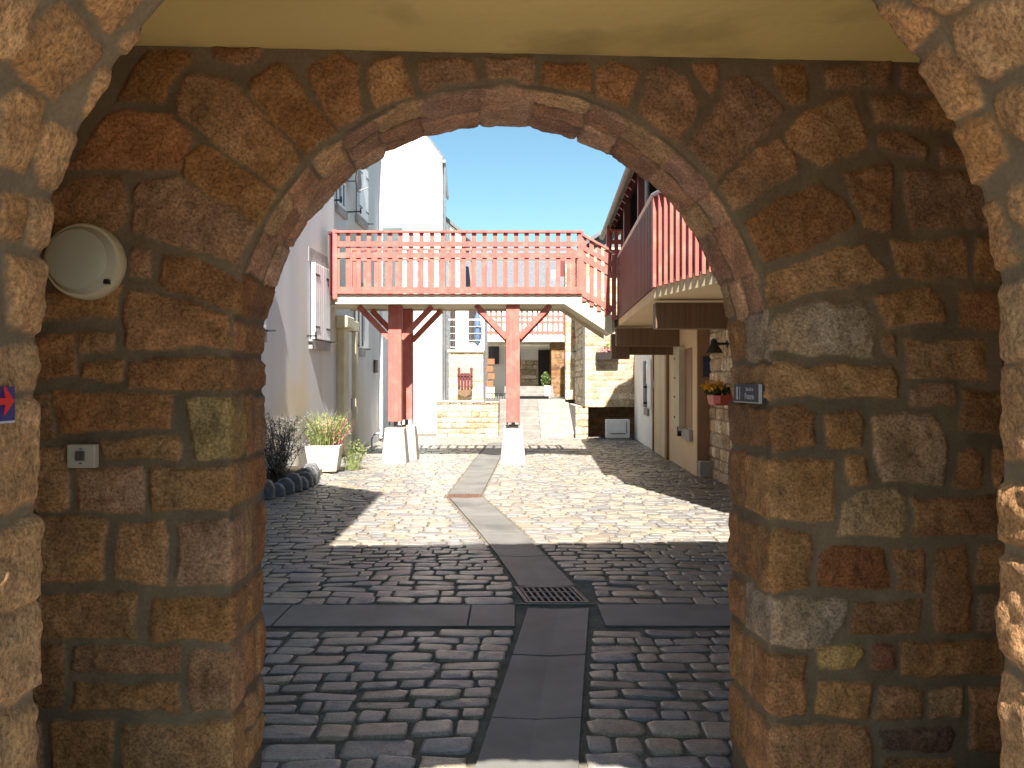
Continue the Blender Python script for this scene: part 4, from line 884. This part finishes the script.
for (x, y_) in ((-2.36, 16.62), (-2.25, 17.5), (.02, 16.3), (.03, 17.45)):
    mb = MB(); mb.box(x - .135, x + .135, y_ - .12, y_ + .12, .84, DBt + .02); mb.build('post', 'red', fb, bevel=.01)
    for s_ in (-1, 1):
        mb = MB(); mb.bar((x + s_ * .12, y_, 2.52), (x + s_ * .74, y_, DBt + .0), .11, .12, up=(0, 1, 0)); mb.build('brace', 'red', fb, bevel=.006)
    mb = MB(); mb.taper(x, y_, -.01, .72, .255, .25, .195, .19); mb.build('footing', 'concrete', fb, bevel=.02)
    mb = MB(); mb.box(x - .1, x + .1, y_ - .08, y_ + .08, .72, .735); mb.box(x - .035, x + .035, y_ - .035, y_ + .035, .72, .85); mb.box(x - .13, x - .115, y_ - .06, y_ + .06, .74, .84); mb.box(x + .115, x + .13, y_ - .06, y_ + .06, .74, .84); mb.build('post_shoe', 'iron', fb)

# ------------------------------------------------------------------ right house
rt = thing('balcony_house', 'house with dark timber upper floor and jutting red balcony along the right side', 'house', (4, 15, 0))
def Rf(y, o): return 2.63 + .04 * y - o
mb = MB(); mb.hexa([(3.45, 3.5, 0), (6.5, 3.5, 0), (6.5, 14.2, 0), (3.45, 14.2, 0), (3.45, 3.5, 2.8), (6.5, 3.5, 2.8), (6.5, 14.2, 2.8), (3.45, 14.2, 2.8)]); mb.build('wall_body', 'brown_paint', rt)
stone_panel('stone_wall', rt, (3.42, 14.2), (3.42, 9.0), 0, 2.8, 61, res=.018, rh=(.13, .22), rw=(.18, .4), pal=PALE, gap=.025)
mb = MB(); Wb(mb, Rf, 14.2, 24.0, -2, 0, 0, 2.75); mb.build('plaster_wall', 'cream', rt)
mb = MB(); mb.box(Rf(14.2, 0) + .004, 3.46, 14.14, 14.197, 0, 2.66); mb.build('end_face', 'brown_paint', rt)
mb = MB(); mb.box(Rf(14.2, 0) + .0, 3.47, 13.95, 14.14, 0, .28); mb.build('plinth', 'concrete', rt, bevel=.02)
mb = MB(); Wb(mb, Rf, 19.7, 23.95, -.05, .012, 0, 2.7); mb.build('white_wall_section', 'render_white', rt)
mb = MB(); Wb(mb, Rf, 19.5, 19.72, 0, .06, 0, 2.35); Wb(mb, Rf, 17.35, 17.6, 0, .06, 0, 2.35); Wb(mb, Rf, 17.35, 19.72, 0, .06, 2.35, 2.5); fr = mb.build('door_frame', 'brown_paint', rt)
mb = MB(); Wb(mb, Rf, 17.6, 19.5, 0, .03, 0, 2.35); dr = mb.build('door', 'cream', rt)
mb = MB(); Wb(mb, Rf, 18.5, 18.53, .03, .04, .05, 2.3); Wb(mb, Rf, 19.3, 19.35, .03, .06, 1.5, 1.7); mb.build('door_trim', 'render_white', dr)
mb = MB(); Wb(mb, Rf, 14.62, 15.35, 0, .01, .8, 2.25); wn = mb.build('window', 'brown_paint', rt)
mb = MB(); Wb(mb, Rf, 14.55, 15.4, -.02, .07, .58, .78); mb.build('sill', 'concrete', wn, bevel=.01)
mb = MB(); shutter(mb, Rf, 15.42, 16.3, .72, 2.3, .03); mb.build('shutter', 'cream_pale', wn)
mb = MB(); Wb(mb, Rf, 15.36, 15.41, .0, .12, .72, 2.3); mb.build('frame', 'cream_pale', wn)
mb = MB()
for h in (.95, 1.35, 1.72, 2.1): Wb(mb, Rf, 16.1, 16.2, .07, .085, h - .02, h + .02)
Wb(mb, Rf, 15.4, 15.46, .03, .14, .62, .8); mb.build('shutter_fittings', 'black', wn)
mb = MB(); Wb(mb, Rf, 20.6, 21.3, 0, .03, 1.0, 2.2); wn = mb.build('window', 'glass', rt)
mb = MB(); Wb(mb, Rf, 20.55, 21.35, -.02, .06, .8, .98); mb.build('sill', 'lilac_stone', wn)
for a, b in ((21.35, 22.1), (19.85, 20.55)): mb = MB(); shutter(mb, Rf, a, b, 1.0, 2.2, .03); mb.build('shutter', 'white_paint', wn)
mb = MB(); Wb(mb, Rf, 20.5, 20.56, .03, .16, 1.1, 1.15); Wb(mb, Rf, 20.5, 20.56, .03, .16, 1.5, 1.55); mb.build('hooks', 'black', wn)
# upper storey, dark boards
def Uf(y, o): return 2.95 + .04 * y - o
mb = MB(); Wb(mb, Uf, 6.5, 19.2, -3, 0, 2.75, 6.6)
y = 6.6
while y < 19.0: Wb(mb, Uf, y, y + .13, 0, .022, 2.96, 6.5); y += .15
mb.build('timber_wall', 'dark', rt)
for a in (11.9, 15.2):
    mb = MB(); Wb(mb, Uf, a, a + 1, .02, .05, 3.2, 5.3); wn = mb.build('window', 'glass', rt)
    mb = MB()
    for b in (a - .05, a + 1): Wb(mb, Uf, b, b + .06, .02, .07, 3.1, 5.4)
    Wb(mb, Uf, a - .05, a + 1.06, .02, .075, 5.3, 5.42); mb.build('frame', 'red_dark', wn)
mb = MB()
def Ef(y, o): return 1.45 + .04 * y + o
RP = [(0, 5.05), (.95, 6.85), (4.2, 8.8)]
for (a, ha), (b, hb) in zip(RP[:-1], RP[1:]):
    mb = MB(); mb.hexa([(Ef(10.2, a), 10.2, ha), (Ef(19.4, a), 19.4, ha), (Ef(19.4, b), 19.4, hb), (Ef(10.2, b), 10.2, hb), (Ef(10.2, a - .1), 10.2, ha + .10), (Ef(19.4, a - .1), 19.4, ha + .10), (Ef(19.4, b - .06), 19.4, hb + .13), (Ef(10.2, b - .06), 10.2, hb + .13)])
    mb.build('roof', 'slate', rt)
mb = MB(); y = 10.4
while y < 19.3:
    mb.hexa([(Ef(y, .06), y, 4.98), (Ef(y, .95), y, 6.68), (Ef(y, .95), y + .08, 6.68), (Ef(y, .06), y + .08, 4.98), (Ef(y, -.02), y, 5.06), (Ef(y, .95), y, 6.84), (Ef(y, .95), y + .08, 6.84), (Ef(y, -.02), y + .08, 5.06)]); y += .55
mb.build('rafter_tails', 'red_dark', rt)
mb = MB(); mb.prism([(Ef(19.4, .1), 5.15), (Ef(19.4, .95), 6.8), (Ef(19.4, 4.2), 8.7), (Ef(19.4, 4.2), 3.0), (Ef(19.4, 1.5), 3.0), (Ef(19.4, 1.5), 5.15)], 19.22, 19.36); mb.build('gable_boarding', 'dark', rt)
mb = MB(); mb.tube([(Ef(10.2, -.1), 10.2, 5.06), (Ef(19.4, -.1), 19.4, 5.06)], .06, 8); mb.build('gutter', 'iron', rt, smooth=True)
# balcony
def Bf(y): return 1.45 + .04 * y
BT, BB = 2.93, 2.74
poly = [(Bf(10.9), 10.9), (3.05, 6.6), (3.5, 6.6), (3.65, 17.9), (Bf(16.1) - .02, 17.9), (Bf(16.1), 16.15)]
mb = MB(); mb.prism(poly, BB, BT, 'z'); bc = mb.build('balcony', 'cream', rt, bevel=.006)
def fence(mb, p0, p1, zb, zt, sp, sw, out, top=True):
    p0 = Vector((*p0, 0)); p1 = Vector((*p1, 0)); L = (p1 - p0).length; d = (p1 - p0) / L; nrm = Vector((d.y, -d.x, 0)) * out; n = int(L / sp)
    for i in range(n + 1):
        c = p0 + d * (i * L / n); a = c - d * sw / 2; b = c + d * sw / 2
        mb.hexa([(a.x, a.y, zb - .06), (b.x, b.y, zb - .06), (b.x + nrm.x * .03, b.y + nrm.y * .03, zb - .06), (a.x + nrm.x * .03, a.y + nrm.y * .03, zb - .06),
                 (a.x, a.y, zt), (b.x, b.y, zt), (b.x + nrm.x * .03, b.y + nrm.y * .03, zt), (a.x + nrm.x * .03, a.y + nrm.y * .03, zt)])
    for z0 in (zb + .08, zt - .2): mb.bar(p0 - nrm * .02 + Vector((0, 0, z0)), p1 - nrm * .02 + Vector((0, 0, z0)), .035, .08)
mb = MB(); fence(mb, (Bf(10.9), 10.9), (Bf(16.05), 16.05), BT, 4.05, .17, .125, -1); 
mb.build('side_railing', 'red_dark', bc)  # same red as the front railing, darkened in the colour for its shaded side
mb = MB(); p0 = Vector((Bf(10.9) + .02, 10.84, 0)); p1 = Vector((3.04, 6.66, 0))
for i in range(27):
    q = p0.lerp(p1, i / 26); mb.box(q.x - .045, q.x + .045, q.y - .03, q.y + .03, BT - .05, 4.10)
for h in (BT + .1, 3.85): mb.bar(p0 + Vector((.06, .03, h)), p1 + Vector((.06, .03, h)), .03, .08)
mb.build('front_railing', 'red', bc)
mb = MB(); mb.tube([(Bf(16.05), 16.05, 4.09), (Bf(10.9) - .01, 10.88, 4.1), (3.0, 6.7, 4.17)], .04, 8); mb.build('handrail', 'metal', bc, smooth=True)
for y_ in (11.05, 13.5, 15.9):
    mb = MB(); x = Bf(y_) + .14; mb.box(x - .06, x + .06, y_ - .06, y_ + .06, BT, 5.3); mb.build('post', 'red_dark' if y_ > 11.5 else 'dark', rt)
mb = MB(); mb.tube([(Bf(12.6) + .12, 12.6, BT), (Bf(12.6) + .12, 12.6, 5.2)], .035, 8); mb.build('downpipe', 'metal', rt, smooth=True)
mb = MB(); lattice(mb, 2.12, 2.55, 17.8, 3.9, 4.9, sp=.14, teeth=.0); mb.box(2.05, 2.12, 17.75, 17.85, BT, 5.1); mb.build('landing_screen', 'red', rt)
for y_, a in ((10.95, .0), (16.0, -.08)):
    mb = MB(); mb.box(Bf(y_) + .03 + a, 3.6, y_, y_ + .22, 2.34, 2.69); mb.build('cantilever_beam', 'brown', rt, bevel=.01)
mb = MB(); mb.box(Bf(16.0) - .1, 2.35, 16.35, 16.6, 2.1, 2.6); mb.box(Bf(16.3) - .05, 3.4, 16.8, 17.0, 2.2, 2.4); mb.build('corbel', 'brown', rt, bevel=.01)
# fittings on the right wall
wl = thing('wall_lamp', 'black gooseneck wall lamp above the flower trough on the right', 'lamp', (3.4, 13, 2.2))
mb = MB(); mb.lathe([(.14, 0), (.12, .05), (.055, .14), (.05, .2), (.02, .23)], (3.2, 13, 2.09), 20); mb.build('shade', 'black', wl, smooth=True)
mb = MB(); mb.tube([(3.2, 13, 2.24), (3.42, 13, 2.24)], .02); mb.lathe([(.06, 0), (.06, .03)], (3.40, 13, 2.24), 12, 'x'); mb.build('arm', 'black', wl)
nb = thing('notice_board', 'small dark blue notice on the brown wall end below the black lamp', 'sign', (3.37, 14.1, 1.75))
mb = MB(); mb.box(3.29, 3.455, 14.11, 14.135, 1.72, 2.08); mb.build('panel', 'plate_blue', nb)
mb = MB()
for h in (2.0, 1.93, 1.86): mb.box(3.31, 3.43, 14.105, 14.109, h, h + .012)
mb.build('lines', 'sign_blue', nb)
ft = thing('flower_trough', 'red plastic trough hooked on the right stone wall', 'planter', (3.3, 13, 1.28))
mb = MB(); mb.taper(3.255, 12.85, 1.27, 1.43, .12, .22, .15, .25); mb.build('box', 'red_plastic', ft, bevel=.008)
mb = MB(); mb.box(3.09, 3.2, 12.59, 12.597, 1.30, 1.42); mb.build('label_patch', 'pink', ft)
mb = MB(); mb.bar((3.4, 12.7, 1.42), (3.4, 13.05, 1.42), .03); mb.build('bracket', 'black', ft)
rsx = random.Random(9)
mb = MB(); leaves(mb, (3.22, 12.85, 1.50), (.2, .26, .09), 420, .035, rsx); fo = mb.build('trough_flowers', 'leaf_dark', None, loc=(3.22, 12.85, 1.43)); tag(fo, 'clump of yellow flowers with dark leaves growing in the red trough', 'flowers')
mb = MB(); leaves(mb, (3.15, 12.8, 1.57), (.2, .26, .09), 190, .035, rsx); mb.build('blossoms', 'yellow', fo)
# utility cabinet, window box, far plants
uc = thing('utility_cabinet', 'low white utility cabinet in the dark stone recess at the back', 'cabinet', (3.0, 23.4, 0))
mb = MB(); mb.box(2.70, 3.37, 23.45, 23.8, .06, .58); cb = mb.build('body', 'white_paint', uc, bevel=.01)
mb = MB(); mb.box(2.74, 3.24, 23.435, 23.449, .2, .54); mb.build('door', 'white_paint', uc, bevel=.004)
mb = MB(); mb.box(2.82, 3.25, 23.425, 23.434, .17, .19); mb.box(3.27, 3.285, 23.43, 23.449, .2, .52); mb.build('vent', 'iron', uc)
mb = MB(); mb.box(2.72, 3.35, 23.47, 23.78, 0, .06); mb.build('base', 'concrete', uc)
wb_ = thing('window_box', 'dark brown window box with pink and yellow flowers high on the pale stone wall', 'planter', (2.75, 23.8, 2.3))
mb = MB(); mb.taper(2.78, 23.82, 2.31, 2.52, .31, .1, .34, .13); mb.build('box', 'dark', wb_)
mb = MB(); leaves(mb, (2.72, 23.82, 2.6), (.26, .12, .09), 200, .04, rsx); fo = mb.build('box_flowers', 'pink', None, loc=(2.72, 23.82, 2.52)); tag(fo, 'pink flowers with yellow-green leaves filling the dark window box', 'flowers')
mb = MB(); leaves(mb, (2.85, 23.82, 2.66), (.22, .12, .13), 200, .045, rsx); mb.build('foliage', 'leaf_pale', fo)
fp = thing('plant_pot', 'white pot standing by the dark doorway beyond the steps', 'flower pot', (1.32, 30.2, TZ))
mb = MB(); mb.taper(1.30, 30.2, TZ, TZ + .45, .09, .09, .13, .13); mb.build('pot', 'planter', fp, bevel=.01)
mb = MB(); leaves(mb, (1.24, 30.2, TZ + .68), (.17, .17, .28), 320, .05, rsx); tag(mb.build('potted_shrub', 'leaf', None, loc=(1.3, 30.2, TZ + .45)), 'little green shrub in the white pot by the far doorway', 'shrub')
ps = thing('storage_rack', 'orange red stack of boxes standing against the far wall left of the centre post', 'stack', (-.85, 30, TZ))
for k in range(4):
    mb = MB(); x = -.93 + .05 * (k % 2); mb.box(x, x + .24, 30, 30.25, TZ + .42 + k * .27, TZ + .42 + k * .27 + .2); mb.build('box', 'terracotta', ps, bevel=.01)
mb = MB(); mb.box(-.98, -.64, 29.97, 30.3, TZ, TZ + .4); mb.build('base', 'cream_pale', ps)

# ------------------------------------------------------------------ fittings in the passage
def gface(px, py, off=.02):
    s_, h_ = un_face(px, py, Y3); p = GW(np.array(s_), np.array(Y3 - off), np.array(h_)); return Vector([float(q) for q in p])
def gpiece(name, mat, parent, polys_fn, **k): ...
class GMB(MB):     # geometry given in gatehouse axes
    def build(s, *a, **k):
        s.v = [tuple(float(q) for q in GW(np.array(p[0]), np.array(p[1]), np.array(p[2]))) for p in s.v]; return MB.build(s, *a, **k)
s0, h0 = un_face(83, 261, Y3 - .06); LY = Y3 - .02
c0 = GW(np.array(s0), np.array(LY), np.array(h0)); rr = 37.5 * (Y3 - .1) / F
bl = thing('bulkhead_lamp', 'round frosted bulkhead lamp on the passage wall left of the arch', 'lamp', tuple(float(q) for q in c0))
mb = GMB(); mb.lathe([(rr * .93, .02), (rr, .0), (rr, -.035), (rr * .96, -.05), (rr * .88, -.052)], (s0, LY, h0), 48, 'y'); mb.build('rim', 'plastic_rim', bl, smooth=True)
mb = GMB(); mb.lathe([(rr * .90, -.04), (rr * .885, -.058), (rr * .80, -.072), (rr * .77, -.088), (rr * .6, -.098), (rr * .3, -.105), (rr * .02, -.107)], (s0, LY, h0), 48, 'y'); mb.build('cover', 'opal', bl, smooth=True)
mb = GMB(); mb.box(s0 + rr * .62, s0 + rr * .74, LY - .07, LY - .03, h0 - rr * .62, h0 - rr * .50); mb.build('clip', 'black', bl)
s0, h0 = un_face(82.5, 456, Y3 - .03)
c0 = GW(np.array(s0), np.array(LY), np.array(h0)); a = .047
sw = thing('switch_plate', 'square grey light switch plate on the stones below the round lamp', 'switch', tuple(float(q) for q in c0))
mb = GMB(); mb.box(s0 - a, s0 + a, LY - .022, LY + .01, h0 - a * .86, h0 + a * .86); mb.build('plate', 'plastic', sw, bevel=.003)
mb = GMB(); mb.box(s0 - a * .36, s0 + a * .3, LY - .028, LY - .0225, h0 - a * .32, h0 + a * .38); mb.build('button', 'iron', sw, bevel=.002)
mb = GMB(); mb.box(s0 - .005, s0 + .004, LY - .0245, LY - .0222, h0 + a * .5, h0 + a * .56); mb.box(s0 - .005, s0 + .004, LY - .0245, LY - .0222, h0 - a * .56, h0 - a * .5); mb.build('screws', 'black', sw)
# arrow sign on the near left jamb
jy0 = Y1 + .02; u_, yy = un_intr(2, 401); zc = u_ + JB
hh = 19 / F * yy
si = thing('arrow_sign', 'blue sign with a red arrow at the left edge of the passage', 'sign', tuple(float(q) for q in GW(np.array(-RAD), np.array(yy - .1), np.array(zc))))
xs = -RAD + .022
mb = GMB(); mb.box(xs - .008, xs, yy - .16, yy, zc - hh * .98, zc + hh * .75); mb.build('panel', 'sign_blue', si)
mb = GMB(); mb.prism([(yy - .16, zc - .006), (yy - .034, zc - .006), (yy - .038, zc - .024), (yy - .008, zc + .001), (yy - .038, zc + .026), (yy - .034, zc + .006), (yy - .16, zc + .006)], xs + .001, xs + .004, 'x'); mb.build('arrow', 'sign_red', si)
mb = GMB(); mb.box(xs - .008, xs + .0005, yy - .16, yy, zc - hh * .98 - .004, zc - hh * .98); mb.build('edge', 'plate_white', si)
# street name plate on the right jamb of the far arch
ua, ya_ = un_intr(766.5, 394); ub, yb_ = un_intr(740, 394); zc = LT - ua + JB
ya_ = max(ya_, Y3 + .03)
stp = thing('name_plate', 'slate blue name plate with white lettering on the right arch jamb', 'sign', tuple(float(q) for q in GW(np.array(RAD), np.array(ya_), np.array(zc))))
xs = RAD - .024; hp = .036
mb = GMB(); mb.box(xs, xs + .02, ya_, yb_, zc - hp, zc + hp); mb.build('panel', 'plate_blue', stp)
mb = GMB(); mb.box(xs - .003, xs + .006, ya_ - .004, ya_ + .008, zc - hp, zc + hp); mb.box(xs - .002, xs, ya_ + .006, yb_, zc - hp, zc - hp + .004); mb.build('edge', 'plate_white', stp)
def gtext(txt, size, yc, z0, x, parent, mat, name='lettering', sx_=1):
    cu = bpy.data.curves.new('t', 'FONT'); cu.body = txt; cu.size = size; cu.align_x = 'CENTER'; cu.extrude = .0006; cu.resolution_u = 2
    to = bpy.data.objects.new('t', cu); C.objects.link(to); dg = bpy.context.evaluated_depsgraph_get(); dg.update()
    me = bpy.data.meshes.new_from_object(to.evaluated_get(dg)); C.objects.unlink(to); bpy.data.objects.remove(to)
    mb = GMB(); mb.add([(x - v.co.z, yc - v.co.x * sx_, z0 + v.co.y) for v in me.vertices], [tuple(p.vertices) for p in me.polygons])   # read from inside the passage
    return mb.build(name, mat, parent)
ym = (ya_ + yb_) / 2; wd = yb_ - ya_
gtext('Rue de la', .022, ym - wd * .12, zc + .010, xs - .001, stp, 'plate_white')
gtext('Poterie', .036, ym - wd * .12, zc - .022, xs - .001, stp, 'plate_white')
mb = GMB(); yq = yb_ - wd * .14
mb.prism([(yq - .012, zc - .025), (yq + .012, zc - .025), (yq + .007, zc), (yq + .012, zc + .022), (yq, zc + .03), (yq - .012, zc + .022), (yq - .007, zc)], xs - .002, xs - .0005, 'x')
mb.box(xs - .002, xs - .0005, yq - .034, yq - .028, zc - .025, zc + .026); mb.build('emblem', 'plate_white', stp)
